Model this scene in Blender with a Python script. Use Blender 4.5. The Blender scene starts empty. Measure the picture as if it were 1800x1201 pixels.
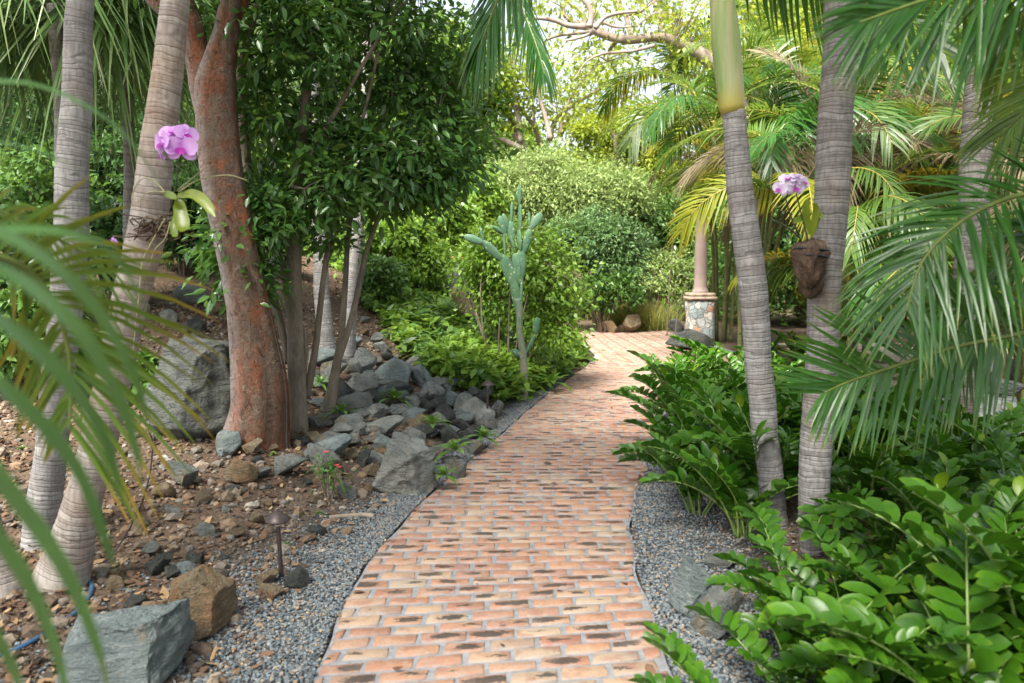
import bpy, math, random
import numpy as np
from mathutils import Vector, Matrix, Quaternion

random.seed(7)
RNG = np.random.default_rng(7)
SC = bpy.context.scene
COL = SC.collection
PI = math.pi
R = math.radians

# ------------------------------------------------------------------ camera
FPX, CX, CY, HORIZON, EYE = 1300.0, 900.0, 600.5, 490.0, 1.5
PITCH = math.atan((CY - HORIZON) / FPX)
FWD = np.array([0, math.cos(PITCH), -math.sin(PITCH)])
UPV = np.array([0, math.sin(PITCH), math.cos(PITCH)])
EYEP = np.array([0, 0, EYE])

def ray(px, py):
    return np.array([1, 0, 0]) * ((px - CX) / FPX) - UPV * ((py - CY) / FPX) + FWD

def at(px, py, Y):
    """the point of the world that lies Y metres in front, seen at that pixel of the photo"""
    d = ray(px, py)
    return EYEP + d * (Y / d[1])

def m_per_px(Y):
    return Y / FPX

# ------------------------------------------------------------------ mesh builder
def unit(a):
    return a / np.maximum(np.linalg.norm(a, axis=-1, keepdims=True), 1e-9)

class MB:
    def __init__(s):
        s.v, s.c, s.q, s.t, s.qm, s.tm, s.qs, s.ts = [], [], [], [], [], [], [], []
        s.n = 0
    def add(s, v, q=None, t=None, c=None, m=0, smooth=True):
        v = np.asarray(v, dtype=np.float32).reshape(-1, 3)
        k = len(v)
        if c is None:
            c = np.full((k, 4), 0.5, np.float32)
        c = np.asarray(c, dtype=np.float32)
        if c.ndim == 1:
            c = np.tile(c, (k, 1))
        s.v.append(v); s.c.append(c)
        if q is not None and len(q):
            q = np.asarray(q, dtype=np.int32).reshape(-1, 4)
            s.q.append(q + s.n); s.qm.append(np.full(len(q), m, np.int32)); s.qs.append(np.full(len(q), smooth))
        if t is not None and len(t):
            t = np.asarray(t, dtype=np.int32).reshape(-1, 3)
            s.t.append(t + s.n); s.tm.append(np.full(len(t), m, np.int32)); s.ts.append(np.full(len(t), smooth))
        s.n += k
    def mesh(s, name, mats, origin=None):
        me = bpy.data.meshes.new(name)
        v = np.concatenate(s.v)
        if origin is not None:
            v = v - np.asarray(origin, dtype=np.float32)
        q = np.concatenate(s.q) if s.q else np.zeros((0, 4), np.int32)
        t = np.concatenate(s.t) if s.t else np.zeros((0, 3), np.int32)
        nq, ntri = len(q), len(t)
        me.vertices.add(len(v)); me.vertices.foreach_set('co', v.astype(np.float32).ravel())
        me.loops.add(nq * 4 + ntri * 3)
        me.loops.foreach_set('vertex_index', np.concatenate([q.ravel(), t.ravel()]).astype(np.int32))
        me.polygons.add(nq + ntri)
        st = np.concatenate([np.arange(nq) * 4, nq * 4 + np.arange(ntri) * 3]).astype(np.int32)
        me.polygons.foreach_set('loop_start', st)
        me.polygons.foreach_set('material_index', np.concatenate(s.qm + s.tm).astype(np.int32))
        me.polygons.foreach_set('use_smooth', np.concatenate(s.qs + s.ts).astype(bool))
        a = me.attributes.new('tint', 'FLOAT_COLOR', 'POINT')
        a.data.foreach_set('color', np.concatenate(s.c).astype(np.float32).ravel())
        for m in (mats if isinstance(mats, (list, tuple)) else [mats]):
            me.materials.append(m)
        me.update(calc_edges=True)
        return me
    def build(s, name, mats, parent=None, origin=None):
        if parent is not None and origin is None:
            origin = tuple(parent.location)
        o = bpy.data.objects.new(name, s.mesh(name, mats, origin))
        COL.objects.link(o)
        if parent is not None:
            o.parent = parent
        elif origin is not None:
            o.location = origin
        return o

def tag(o, label=None, cat=None, group=None, kind=None):
    if label: o['label'] = label
    if cat: o['category'] = cat
    if group: o['group'] = group
    if kind: o['kind'] = kind
    return o

def thing(name, label, cat, loc=(0, 0, 0), group=None, rz=0.0):
    o = bpy.data.objects.new(name, None)
    COL.objects.link(o)
    o.location = tuple(float(a) for a in loc); o.rotation_euler = (0, 0, rz)
    o.empty_display_size = 0.1
    return tag(o, label, cat, group)

def put(name, mesh, parent=None, loc=(0, 0, 0), rot=None, scale=None):
    o = bpy.data.objects.new(name, mesh)
    COL.objects.link(o)
    o.parent = parent
    o.location = tuple(float(a) for a in loc)
    if rot is not None:
        o.rotation_mode = 'QUATERNION' if isinstance(rot, Quaternion) else 'XYZ'
        if isinstance(rot, Quaternion): o.rotation_quaternion = rot
        else: o.rotation_euler = rot
    if scale is not None:
        o.scale = (scale,) * 3 if isinstance(scale, (int, float)) else scale
    return o

def copy_tree(o, parent=None):
    c = o.copy()
    COL.objects.link(c)
    c.parent = parent
    for ch in list(o.children):
        copy_tree(ch, c)
    return c

# ------------------------------------------------------------------ shapes
def smooth_curve(pts, n):
    """Catmull-Rom through the control points, n samples"""
    p = np.asarray(pts, float)
    k = len(p)
    if k == 2:
        u = np.linspace(0, 1, n)[:, None]
        return p[0] * (1 - u) + p[1] * u
    e = np.vstack([2 * p[0] - p[1], p, 2 * p[-1] - p[-2]])
    u = np.linspace(0, k - 1 - 1e-6, n)
    i = u.astype(int); f = (u - i)[:, None]
    a, b, c, d = e[i], e[i + 1], e[i + 2], e[i + 3]
    return 0.5 * (2 * b + (c - a) * f + (2 * a - 5 * b + 4 * c - d) * f ** 2 + (3 * b - a - 3 * c + d) * f ** 3)

def lerp_list(vals, n):
    return np.interp(np.linspace(0, 1, n), np.linspace(0, 1, len(vals)), vals)

def frames(P, hint=None):
    T = unit(np.gradient(P, axis=0))
    if hint is None:
        hint = np.array([1.0, 0, 0]) if abs(T[0][0]) < 0.8 else np.array([0, 1.0, 0])
    A = np.zeros_like(P)
    a = hint - T[0] * (hint @ T[0]); a /= np.linalg.norm(a)
    for i in range(len(P)):
        a = a - T[i] * (a @ T[i]); a = a / max(np.linalg.norm(a), 1e-9)
        A[i] = a
    return T, A, np.cross(T, A)

def tube(mb, P, rad, segs=10, r=0.5, m=0, cap=True, flute=None, smooth=True):
    """rad: (K,) radii; flute: (K,S) multipliers; tint = (r, length along, angle, 1)"""
    P = np.asarray(P, float); K = len(P)
    T, A, B = frames(P)
    th = np.linspace(0, 2 * PI, segs, endpoint=False)
    rr = np.asarray(rad, float).reshape(K, 1) * (flute if flute is not None else np.ones((1, segs)))
    V = P[:, None] + rr[..., None] * (A[:, None] * np.cos(th)[None, :, None] + B[:, None] * np.sin(th)[None, :, None])
    ln = np.concatenate([[0], np.cumsum(np.linalg.norm(np.diff(P, axis=0), axis=1))])
    c = np.ones((K, segs, 4), np.float32)
    c[..., 0] = r; c[..., 1] = ln[:, None]; c[..., 2] = (th / (2 * PI))[None]
    i = np.arange(K - 1)[:, None] * segs; j = np.arange(segs)[None]; j2 = (j + 1) % segs
    q = np.stack([i + j, i + j2, i + segs + j2, i + segs + j], -1).reshape(-1, 4)
    V = V.reshape(-1, 3); c = c.reshape(-1, 4)
    t = []
    if cap:
        V = np.vstack([V, P[:1], P[-1:]]); n0 = K * segs
        c = np.vstack([c, c[:1], c[-1:]])
        for a in range(segs):
            t.append((n0, (a + 1) % segs, a))
            t.append((n0 + 1, (K - 1) * segs + a, (K - 1) * segs + (a + 1) % segs))
    mb.add(V, q=q, t=t, c=c, m=m, smooth=smooth)

def lathe(mb, prof, center=(0, 0, 0), segs=24, r=0.5, m=0, smooth=True):
    """prof: (radius, z) rows from bottom to top"""
    prof = np.asarray(prof, float); K = len(prof)
    th = np.linspace(0, 2 * PI, segs, endpoint=False)
    V = np.zeros((K, segs, 3))
    V[..., 0] = prof[:, :1] * np.cos(th); V[..., 1] = prof[:, :1] * np.sin(th); V[..., 2] = prof[:, 1:2]
    i = np.arange(K - 1)[:, None] * segs; j = np.arange(segs)[None]; j2 = (j + 1) % segs
    q = np.stack([i + j, i + j2, i + segs + j2, i + segs + j], -1).reshape(-1, 4)
    c = np.ones((K * segs, 4)); c[:, 0] = r; c[:, 1] = np.repeat(prof[:, 1], segs); c[:, 2] = np.tile(th / (2 * PI), K)
    mb.add(V.reshape(-1, 3) + np.asarray(center), q=q, c=c, m=m, smooth=smooth)

LEAF_FULL = [(0, .10), (.15, .62), (.38, 1.0), (.62, .92), (.83, .55), (1, .04)]
LEAF_MID = [(0, .10), (.3, .95), (.65, .85), (1, .04)]
LEAF_LOW = [(0, .12), (.42, 1.0), (1, .04)]
BLADE = [(0, .35), (.12, .85), (.4, 1.0), (.7, .75), (.9, .4), (1, .05)]
BLADE_LOW = [(0, .4), (.3, 1.0), (.7, .7), (1, .06)]

def strips(mb, base, d, nrm, L, W, prof, bend=None, fold=0.0, rnd=None, extra=None, m=0, center=True):
    """many leaf blades at once: rows of verts across each blade along its length"""
    base = np.asarray(base, float).reshape(-1, 3); n = len(base)
    d = unit(np.broadcast_to(np.asarray(d, float), (n, 3)))
    nrm = np.broadcast_to(np.asarray(nrm, float), (n, 3))
    side = unit(np.cross(d, nrm)); nn = np.cross(side, d)
    L = np.broadcast_to(np.asarray(L, float), (n,)); W = np.broadcast_to(np.asarray(W, float), (n,))
    if bend is None: bend = np.zeros((n, 3))
    bend = np.broadcast_to(np.asarray(bend, float), (n, 3))
    if rnd is None: rnd = RNG.random(n)
    if extra is None: extra = np.zeros(n)
    extra = np.broadcast_to(np.asarray(extra, float), (n,))
    K = len(prof); C = 3 if center else 2
    V = np.zeros((n, K, C, 3)); c = np.ones((n, K, C, 4), np.float32)
    for k, (t, w) in enumerate(prof):
        p = base + d * (L * t)[:, None] + bend * (L * t * t)[:, None]
        hw = (W * 0.5 * w)[:, None]
        up = nn * (hw * fold)
        V[:, k, 0] = p - side * hw + up
        V[:, k, -1] = p + side * hw + up
        if center: V[:, k, 1] = p
        c[:, k, :, 1] = t
    c[..., 0] = rnd[:, None, None]; c[..., 2] = extra[:, None, None]
    i = np.arange(n)[:, None, None] * (K * C); k = np.arange(K - 1)[None, :, None] * C; a = np.arange(C - 1)[None, None]
    b = i + k + a
    q = np.stack([b, b + 1, b + C + 1, b + C], -1).reshape(-1, 4)
    mb.add(V.reshape(-1, 3), q=q, c=c.reshape(-1, 4), m=m)

def frond(mb, P, up=(0, 0, 1), n=40, L=0.5, W=0.03, s0=0.12, a0=75, a1=22, droop=0.25, vee=20, rr=(0.012, 0.002),
          prof=BLADE_LOW, center=False, mleaf=0, mrach=1, both=(1, 1), rnd=None, jit=0.07, lenp=None):
    """one pinnate palm frond along the curve P (K,3)"""
    P = np.asarray(P, float); K = len(P)
    T = unit(np.gradient(P, axis=0))
    side = unit(np.cross(T, np.asarray(up, float))); N = np.cross(side, T)
    tube(mb, smooth_curve(P, K * 3), np.linspace(rr[0], rr[1], K * 3), segs=6, m=mrach)
    s = s0 + (1 - s0) * (np.arange(n) + 0.3) / n
    for sg, on in ((-1, both[0]), (1, both[1])):
        if not on: continue
        ss = np.clip(s + RNG.normal(0, .25 / n, n), 0, 1)
        u = ss * (K - 1)
        ip = lambda M: np.stack([np.interp(u, np.arange(K), M[:, k]) for k in range(3)], -1)
        p, t, sd, nm = ip(P), unit(ip(T)), unit(ip(side)), unit(ip(N))
        f = np.clip((ss - s0) / (1 - s0), 0, 1)
        a = np.radians(a0 + (a1 - a0) * f ** 1.3) + RNG.normal(0, jit, n)
        v = np.radians(vee) * (1 - .4 * f) + RNG.normal(0, jit, n)
        dr = t * np.cos(a)[:, None] + (sd * sg * np.cos(v)[:, None] + nm * np.sin(v)[:, None]) * np.sin(a)[:, None]
        ln = L * (np.interp(f, [0, .12, .45, .8, 1], [.55, .85, 1, .75, .42]) if lenp is None else np.interp(f, *lenp)) * RNG.uniform(.9, 1.08, n)
        bend = np.array([0, 0, -1.0]) * (droop * RNG.uniform(.6, 1.4, n))[:, None]
        nn = nm * np.cos(v)[:, None] - sd * sg * np.sin(v)[:, None] + RNG.normal(0, .15, (n, 3))
        strips(mb, p, dr, nn, ln, W * np.interp(f, [0, .3, 1], [.8, 1, .7]), prof, bend=bend, fold=.25 if center else 0,
               extra=f, center=center, m=mleaf, rnd=rnd)

def arch(Lr, e0, e1, K=16, az=0.0, base=(0, 0, 0), pw=1.3, twist=0.0):
    """a frond's rachis: starts at elevation e0, ends at e1 (degrees), heading az"""
    s = np.linspace(0, 1, K)
    e = np.radians(e0 + (e1 - e0) * s ** pw)
    A = az + twist * s
    st = Lr / (K - 1)
    dx = np.cos(e) * np.cos(A); dy = np.cos(e) * np.sin(A); dz = np.sin(e)
    P = np.stack([np.cumsum(dx), np.cumsum(dy), np.cumsum(dz)], -1) * st
    return P - P[0] + np.asarray(base)

def ico(sub):
    import bmesh
    bm = bmesh.new(); bmesh.ops.create_icosphere(bm, subdivisions=sub, radius=1.0)
    v = np.array([x.co[:] for x in bm.verts]); f = np.array([[x.index for x in p.verts] for p in bm.faces]); bm.free()
    return v, f
ICO = {k: ico(k) for k in (1, 2, 3, 4, 5)}

def fbm(p, scale, octaves=4, seed=0.0):
    from mathutils import noise
    return np.array([noise.fractal(Vector(a) * scale + Vector((seed, seed * 1.7, -seed)), 1.0, 2.0, octaves) for a in p])

def rock_shape(sub=3, planes=12, seed=0, rough=0.05, squash=(1, 1, .7), tight=(.55, .85)):
    rg = np.random.default_rng(seed)
    v, f = ICO[sub]
    v = v.copy()
    n = unit(rg.normal(size=(planes, 3)))
    dd = rg.uniform(tight[0], tight[1], planes)
    for k in range(planes):
        over = v @ n[k] - dd[k]
        v = v - np.maximum(over, 0)[:, None] * n[k] * 0.93
    v = v * np.asarray(squash)
    v = v + unit(v) * (fbm(v, 2.2, 4, seed * 3.1) * rough + fbm(v, 8.0, 3, seed * 5.1) * rough * .35)[:, None]
    lo, hi = v.min(0), v.max(0)
    v = (v - (lo + hi) / 2) / (hi - lo).max()      # longest side 1 m
    return v, f

def slab_shape(planes, seed=0, rough=.03, sub=5):
    """a broken block of stone: a ball cut by named planes (normal, distance), then weathered"""
    v, f = ICO[sub]; v = v * 1.6
    v = v.copy(); rg = np.random.default_rng(seed)
    for _ in range(2):
        for n, d in planes:
            n = np.asarray(n, float); n = n / np.linalg.norm(n)
            wav = fbm(v, 1.7, 3, seed + d * 7) * .10
            over = v @ n - (d + wav); v = v - np.maximum(over, 0)[:, None] * n * .97
    st = fbm(v * np.array([.7, .7, 3.0]), 2.6, 3, seed + 9.0)
    v = v + unit(v) * (np.floor(st * 5) / 5 * rough * 1.1 + fbm(v, 5.0, 4, seed + 4.0) * rough)[:, None]
    lo, hi = v.min(0), v.max(0)
    return (v - (lo + hi) / 2) / (hi - lo).max(), f
# ------------------------------------------------------------------ materials
class NM:
    def __init__(s, name):
        s.m = bpy.data.materials.new(name); s.m.use_nodes = True
        s.t = s.m.node_tree; s.t.nodes.clear()
    def n(s, typ, ins=None, **props):
        nd = s.t.nodes.new('ShaderNode' + typ)
        for k, v in props.items():
            setattr(nd, k, v)
        for k, v in (ins or {}).items():
            sk = nd.inputs[k]
            if isinstance(v, bpy.types.Node): s.t.links.new(v.outputs[0], sk)
            elif isinstance(v, bpy.types.NodeSocket): s.t.links.new(v, sk)
            else: sk.default_value = v
        return nd
    def math(s, op, a, b=None, c=None, clamp=False):
        d = {0: a}
        if b is not None: d[1] = b
        if c is not None: d[2] = c
        return s.n('Math', d, operation=op, use_clamp=clamp)
    def mix(s, f, a, b, blend='MIX'):
        nd = s.t.nodes.new('ShaderNodeMix'); nd.data_type = 'RGBA'; nd.blend_type = blend
        for k, v in ((0, f), (6, a), (7, b)):
            sk = nd.inputs[k]
            if isinstance(v, bpy.types.Node): s.t.links.new(v.outputs[2] if v.bl_idname == 'ShaderNodeMix' else v.outputs[0], sk)
            elif isinstance(v, bpy.types.NodeSocket): s.t.links.new(v, sk)
            else: sk.default_value = (v if k == 0 else tuple(v) + (1,) if len(v) == 3 else v)
        return nd.outputs[2]
    def noise(s, vec, scale, detail=4, rough=.55, dist=0.0, out=0):
        return s.n('TexNoise', {'Vector': vec, 'Scale': scale, 'Detail': detail, 'Roughness': rough, 'Distortion': dist}).outputs[out]
    def ramp(s, f, a, b, ca=0.0, cb=1.0):
        nd = s.n('MapRange', {0: f, 1: a, 2: b, 3: ca, 4: cb}, interpolation_type='SMOOTHSTEP')
        return nd.outputs[0]
    def obj(s): return s.n('TexCoord').outputs['Object']
    def rand(s): return s.n('ObjectInfo').outputs['Random']
    def scale_vec(s, v, k):
        return s.n('Mapping', {0: v, 3: k}).outputs[0]
    def tint(s):
        a = s.n('Attribute', attribute_name='tint')
        sp = s.n('SeparateColor', {0: a.outputs['Color']})
        return sp.outputs[0], sp.outputs[1], sp.outputs[2], a.outputs['Alpha']
    def bump(s, h, strength=.4, dist=.02):
        return s.n('Bump', {'Height': h, 'Strength': strength, 'Distance': dist}).outputs[0]
    def out(s, sh):
        o = s.n('OutputMaterial', {0: sh})
        return s.m
    def pbr(s, color, rough=.8, spec=.3, normal=None, **kw):
        d = {'Base Color': color if not (isinstance(color, tuple) and len(color) == 3) else color + (1,), 'Roughness': rough, 'Specular IOR Level': spec}
        if normal is not None: d['Normal'] = normal
        d.update(kw)
        return s.n('BsdfPrincipled', d)

def leaf_mat(name, c1, c2, tip=None, tip_at=(.75, 1.0), tip_amt=.8, old=None, old_at=.9, rough=.42, spec=.45, trans=.28, tcol=None, var=.35, midrib=None):
    N = NM(name)
    r, g, b, a = N.tint()
    o = N.rand()
    f = N.math('ADD', N.math('MULTIPLY', r, 1 - var), N.math('MULTIPLY', o, var))
    col = N.mix(f, c1, c2)
    if tip:
        amt = N.math('MULTIPLY', N.ramp(g, tip_at[0], tip_at[1]), N.math('MULTIPLY', r, tip_amt))
        col = N.mix(amt, col, tip)
    if old:
        col = N.mix(N.ramp(r, old_at, min(old_at + .03, 1)), col, old)
    # mottling along the blade
    nz = N.noise(N.obj(), 14.0, 3)
    col = N.mix(N.ramp(nz, .35, .75, 0.0, .35), col, tuple(x * .6 for x in c1))
    p = N.pbr(col, rough, spec)
    tc = N.mix(.5, col, tcol or tuple(min(1, x * 1.6) for x in c2))
    tr = N.n('BsdfTranslucent', {0: tc})
    return N.out(N.n('MixShader', {0: trans, 1: p, 2: tr}))

def palm_trunk_mat(name, dark, mid, pale, freq=45.0, warm=(.30, .17, .09), warm_amt=.35):
    N = NM(name)
    r, g, b, a = N.tint()
    o = N.obj()
    wob = N.noise(o, 5.0, 3)
    fine = N.noise(N.scale_vec(o, (60, 60, 14)), 1.0, 4)
    irr = N.noise(N.n('CombineXYZ', {0: 0.0, 1: 0.0, 2: g}), 5.0, 3)
    ph = N.math('ADD', N.math('ADD', N.math('MULTIPLY', g, freq), N.math('MULTIPLY', wob, 2.2)), N.math('MULTIPLY', irr, 14.0))
    fr = N.math('FRACT', ph)
    ln = N.math('MULTIPLY', N.ramp(fr, 0.0, .22), N.ramp(fr, 1.0, .80, 0, 1))
    cell = N.noise(N.n('CombineXYZ', {0: N.math('FLOOR', ph), 1: 0.0, 2: 0.0}), 3.7, 0)
    col = N.mix(N.ramp(cell, .3, .7), mid, pale)
    col = N.mix(N.ramp(fine, .35, .7, 0, .55), col, tuple(x * .55 for x in mid))
    big = N.noise(o, 2.3, 4)
    col = N.mix(N.ramp(big, .48, .72, 0, warm_amt), col, warm)
    spots = N.noise(o, 9.0, 5, .65)
    col = N.mix(N.ramp(spots, .58, .72, 0, .5), col, tuple(min(1, x * 1.25) for x in pale))
    lw = N.noise(N.scale_vec(o, (6, 6, 2)), 1.0, 3)
    col = N.mix(N.math('MULTIPLY', N.ramp(ln, 0, 1, .48, 0.0), N.ramp(lw, .3, .7, .1, .85)), col, dark)
    h = N.math('ADD', N.math('MULTIPLY', ln, .7), N.math('MULTIPLY', fine, .5))
    return N.out(N.pbr(col, .85, .2, N.bump(h, .45, .012)))

def bark_mat(name, c1, c2, c3, sc=6.0, stretch=.25, bump=.6):
    N = NM(name)
    o = N.obj(); v = N.scale_vec(o, (1, 1, stretch))
    n1 = N.noise(v, sc, 5, .6); n2 = N.noise(o, sc * .5, 4); n3 = N.noise(v, sc * 5, 4)
    col = N.mix(N.ramp(n1, .35, .65), c1, c2)
    col = N.mix(N.ramp(n2, .52, .66, 0, .8), col, c3)
    col = N.mix(N.ramp(n3, .4, .7, 0, .4), col, tuple(x * .5 for x in c1))
    return N.out(N.pbr(col, .85, .2, N.bump(N.math('ADD', n1, N.math('MULTIPLY', n3, .5)), bump, .02)))

def rock_mat(name, c1, c2, stain, vein, stain_lo=.55):
    N = NM(name)
    o = N.obj(); rd = N.rand()
    v = N.n('VectorMath', {0: o, 1: N.n('CombineXYZ', {0: N.math('MULTIPLY', rd, 37.0), 1: rd, 2: N.math('MULTIPLY', rd, 11.0)}).outputs[0]}, operation='ADD').outputs[0]
    n1 = N.noise(v, 2.2, 6, .62, .4); n2 = N.noise(v, 9.0, 6, .7); n3 = N.noise(v, 1.3, 5, .6, .8)
    n4 = N.noise(N.scale_vec(v, (1.5, 1.5, 7)), 2.2, 5, .65, 1.2)
    col = N.mix(N.ramp(n1, .32, .68), c1, c2)
    col = N.mix(N.ramp(rd, 0, 1, 0, .5), col, tuple(x * .75 for x in c1))
    col = N.mix(N.math('MULTIPLY', N.ramp(n3, stain_lo, stain_lo + .14), N.ramp(rd, .2, .9, .25, .9)), col, stain)
    col = N.mix(N.ramp(n4, .60, .70, 0, .5), col, vein)
    col = N.mix(N.ramp(n2, .52, .75, 0, .55), col, tuple(x * .42 for x in c1))
    sp = N.noise(v, 38.0, 3, .6)
    col = N.mix(N.ramp(sp, .58, .72, 0, .35), col, tuple(min(1, x * 1.5) for x in c2))
    h = N.math('ADD', N.math('ADD', n2, N.math('MULTIPLY', n4, .8)), N.math('MULTIPLY', sp, .25))
    return N.out(N.pbr(col, .8, .28, N.bump(h, 1.0, .09)))

def plain_mat(name, col, rough=.6, spec=.4, metal=0.0, nscale=None, dark=.7):
    N = NM(name)
    c = col
    nrm = None
    if nscale:
        nz = N.noise(N.obj(), nscale, 5)
        c = N.mix(N.ramp(nz, .35, .7), col, tuple(x * dark for x in col))
        nrm = N.bump(nz, .25, .01)
    return N.out(N.pbr(c, rough, spec, nrm, Metallic=metal))

def brick_mat():
    N = NM('old_brick')
    r, u, v, a = N.tint()
    o = N.obj()
    # clay body: salmon, orange, tan, buff, picked per brick
    cr = N.t.nodes.new('ShaderNodeValToRGB'); e = cr.color_ramp
    stops = [(0, (.28, .135, .092)), (.2, (.36, .185, .115)), (.42, (.40, .225, .135)), (.6, (.34, .185, .13)), (.78, (.39, .26, .17)), (.92, (.38, .30, .21)), (1, (.27, .19, .14))]
    e.elements[0].position = 0; e.elements[0].color = stops[0][1] + (1,)
    e.elements[1].position = 1; e.elements[1].color = stops[-1][1] + (1,)
    for p_, c_ in stops[1:-1]:
        q = e.elements.new(p_); q.color = c_ + (1,)
    N.t.links.new(r, cr.inputs[0])
    col = cr.outputs[0]
    # every brick has its own patch of noise
    ov = N.n('VectorMath', {0: o, 1: N.n('CombineXYZ', {0: N.math('MULTIPLY', r, 91.0), 1: N.math('MULTIPLY', a, 57.0), 2: r}).outputs[0]}, operation='ADD').outputs[0]
    n1 = N.noise(ov, 24.0, 5, .6); n2 = N.noise(ov, 95.0, 4); n3 = N.noise(ov, 9.0, 4)
    col = N.mix(N.ramp(n1, .45, .7, 0, .6), col, (.40, .29, .20))
    col = N.mix(N.ramp(n3, .48, .66, 0, .65), col, (.25, .12, .085))
    col = N.mix(N.ramp(n2, .56, .7, 0, .45), col, (.16, .10, .07))
    # dark kiss mark along the brick's middle, ragged and broken, on some bricks only
    uu = N.math('MULTIPLY', N.math('SUBTRACT', u, .5), 2.0); vv = N.math('MULTIPLY', N.math('SUBTRACT', v, .5), 2.0)
    off = N.math('MULTIPLY', N.math('SUBTRACT', N.math('FRACT', N.math('MULTIPLY', r, 7.3)), .5), 1.3)
    e1 = N.math('ABSOLUTE', N.math('SUBTRACT', uu, off)); e2 = N.math('ABSOLUTE', N.math('ADD', N.math('MULTIPLY', vv, 1.5), N.math('MULTIPLY', N.math('SUBTRACT', n3, .5), 1.6)))
    d = N.math('SQRT', N.math('ADD', N.math('POWER', N.math('MULTIPLY', e1, N.math('ADD', .85, N.math('FRACT', N.math('MULTIPLY', r, 23.7)))), 2.0), N.math('POWER', e2, 2.0)))
    rag = N.noise(N.scale_vec(ov, (.8, 2.2, 1)), 34.0, 6, .78); rag2 = N.noise(ov, 110.0, 3, .6)
    dd = N.math('ADD', N.math('ADD', d, N.math('MULTIPLY', N.math('SUBTRACT', rag, .5), 3.4)), N.math('MULTIPLY', N.math('SUBTRACT', rag2, .5), .9))
    size = N.ramp(a, .05, 1.0, -.45, 1.25)
    mark = N.math('MULTIPLY', N.math('SUBTRACT', size, dd), 5.0, clamp=True)
    halo = N.math('MULTIPLY', N.math('SUBTRACT', N.math('ADD', size, .35), dd), 1.2, clamp=True)
    edge = N.math('MULTIPLY', N.ramp(N.math('ABSOLUTE', vv), .98, .80), N.ramp(N.math('ABSOLUTE', uu), .99, .90))
    mark = N.math('MULTIPLY', N.math('MULTIPLY', mark, .92), edge)
    dk = N.mix(n1, (.032, .029, .028), (.075, .065, .055))
    col = N.mix(N.math('MULTIPLY', halo, .30), col, (.27, .205, .13))
    col = N.mix(mark, col, dk)
    # sandy mortar film on the rims and in smears
    film = N.noise(o, 5.0, 5, .65)
    rim = N.math('SUBTRACT', 1.0, edge)
    fl = N.math('MAXIMUM', N.ramp(film, .52, .78, 0, .45), N.math('MULTIPLY', rim, N.ramp(n1, .3, .7, .15, .75)))
    col = N.mix(fl, col, (.27, .26, .255))
    dirt = N.noise(o, 1.4, 6, .7, .4)
    col = N.mix(N.ramp(dirt, .50, .72, 0, .42), col, (.19, .16, .135))
    h = N.math('ADD', n1, N.math('MULTIPLY', n2, .6))
    return N.out(N.pbr(col, .85, .2, N.bump(h, .45, .008)))

def ground_mat():
    N = NM('garden_soil')
    o = N.obj()
    n1 = N.noise(o, 1.6, 6, .65); n2 = N.noise(o, 14.0, 6, .7); n3 = N.noise(o, 60.0, 4)
    r, g, b, a = N.tint()
    col = N.mix(N.ramp(n1, .35, .65), (.075, .052, .036), (.14, .10, .068))
    col = N.mix(N.ramp(n2, .5, .7, 0, .7), col, (.20, .135, .085))
    col = N.mix(N.ramp(n3, .5, .7, 0, .5), col, (.06, .04, .028))
    gr = N.mix(N.ramp(n3, .4, .62), (.06, .068, .075), (.17, .175, .18))
    col = N.mix(r, col, gr)
    vo = N.n('TexVoronoi', {'Vector': o, 'Scale': 42.0})
    h = N.math('ADD', N.math('ADD', n2, n3), N.math('MULTIPLY', vo.outputs[0], -.6))
    return N.out(N.pbr(col, .95, .15, N.bump(h, .7, .03)))

def stones_mat(name, stops):
    """loose stones: each stone takes its colour from its own random number"""
    N = NM(name)
    r, g, b, a = N.tint()
    cr = N.t.nodes.new('ShaderNodeValToRGB'); e = cr.color_ramp
    e.interpolation = 'LINEAR'
    e.elements[0].position = 0; e.elements[0].color = stops[0][1] + (1,)
    e.elements[1].position = 1; e.elements[1].color = stops[-1][1] + (1,)
    for p_, c_ in stops[1:-1]:
        q = e.elements.new(p_); q.color = c_ + (1,)
    N.t.links.new(r, cr.inputs[0])
    nz = N.noise(N.obj(), 70.0, 4)
    col = N.mix(N.ramp(nz, .4, .7, 0, .45), cr.outputs[0], (.05, .05, .05))
    return N.out(N.pbr(col, .8, .3, N.bump(nz, .4, .004)))

M = {}
M['soil'] = ground_mat()
M['brick'] = brick_mat()
M['mortar'] = plain_mat('sandy_mortar', (.27, .275, .285), .95, .1, nscale=24, dark=.72)
M['gravel'] = stones_mat('blue_gravel', [(0, (.05, .06, .07)), (.3, (.11, .135, .15)), (.55, (.20, .235, .25)), (.72, (.15, .16, .16)), (.86, (.30, .31, .30)), (.93, (.30, .20, .11)), (1, (.40, .30, .20))])
M['pebble'] = stones_mat('soil_pebbles', [(0, (.06, .05, .04)), (.3, (.13, .09, .06)), (.5, (.21, .14, .08)), (.68, (.15, .145, .13)), (.86, (.25, .18, .12)), (1, (.33, .30, .26))])
M['litter'] = leaf_mat('dry_leaf_litter', (.085, .05, .034), (.24, .14, .085), rough=.8, spec=.15, trans=.05, old=(.36, .24, .13), old_at=.8, var=0)
M['rock'] = rock_mat('blue_grey_rock', (.19, .21, .195), (.42, .435, .395), (.29, .23, .145), (.42, .44, .41), .50)
M['rock_dark'] = rock_mat('dark_lichen_rock', (.055, .061, .055), (.155, .165, .145), (.20, .18, .12), (.30, .32, .29), .60)
M['rock_tan'] = rock_mat('tan_rock', (.25, .19, .115), (.44, .35, .22), (.36, .22, .11), (.44, .38, .28), .5)
M['rock_teal'] = rock_mat('green_blue_slab_rock', (.20, .25, .245), (.40, .45, .43), (.36, .30, .21), (.46, .47, .43), .56)
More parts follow.
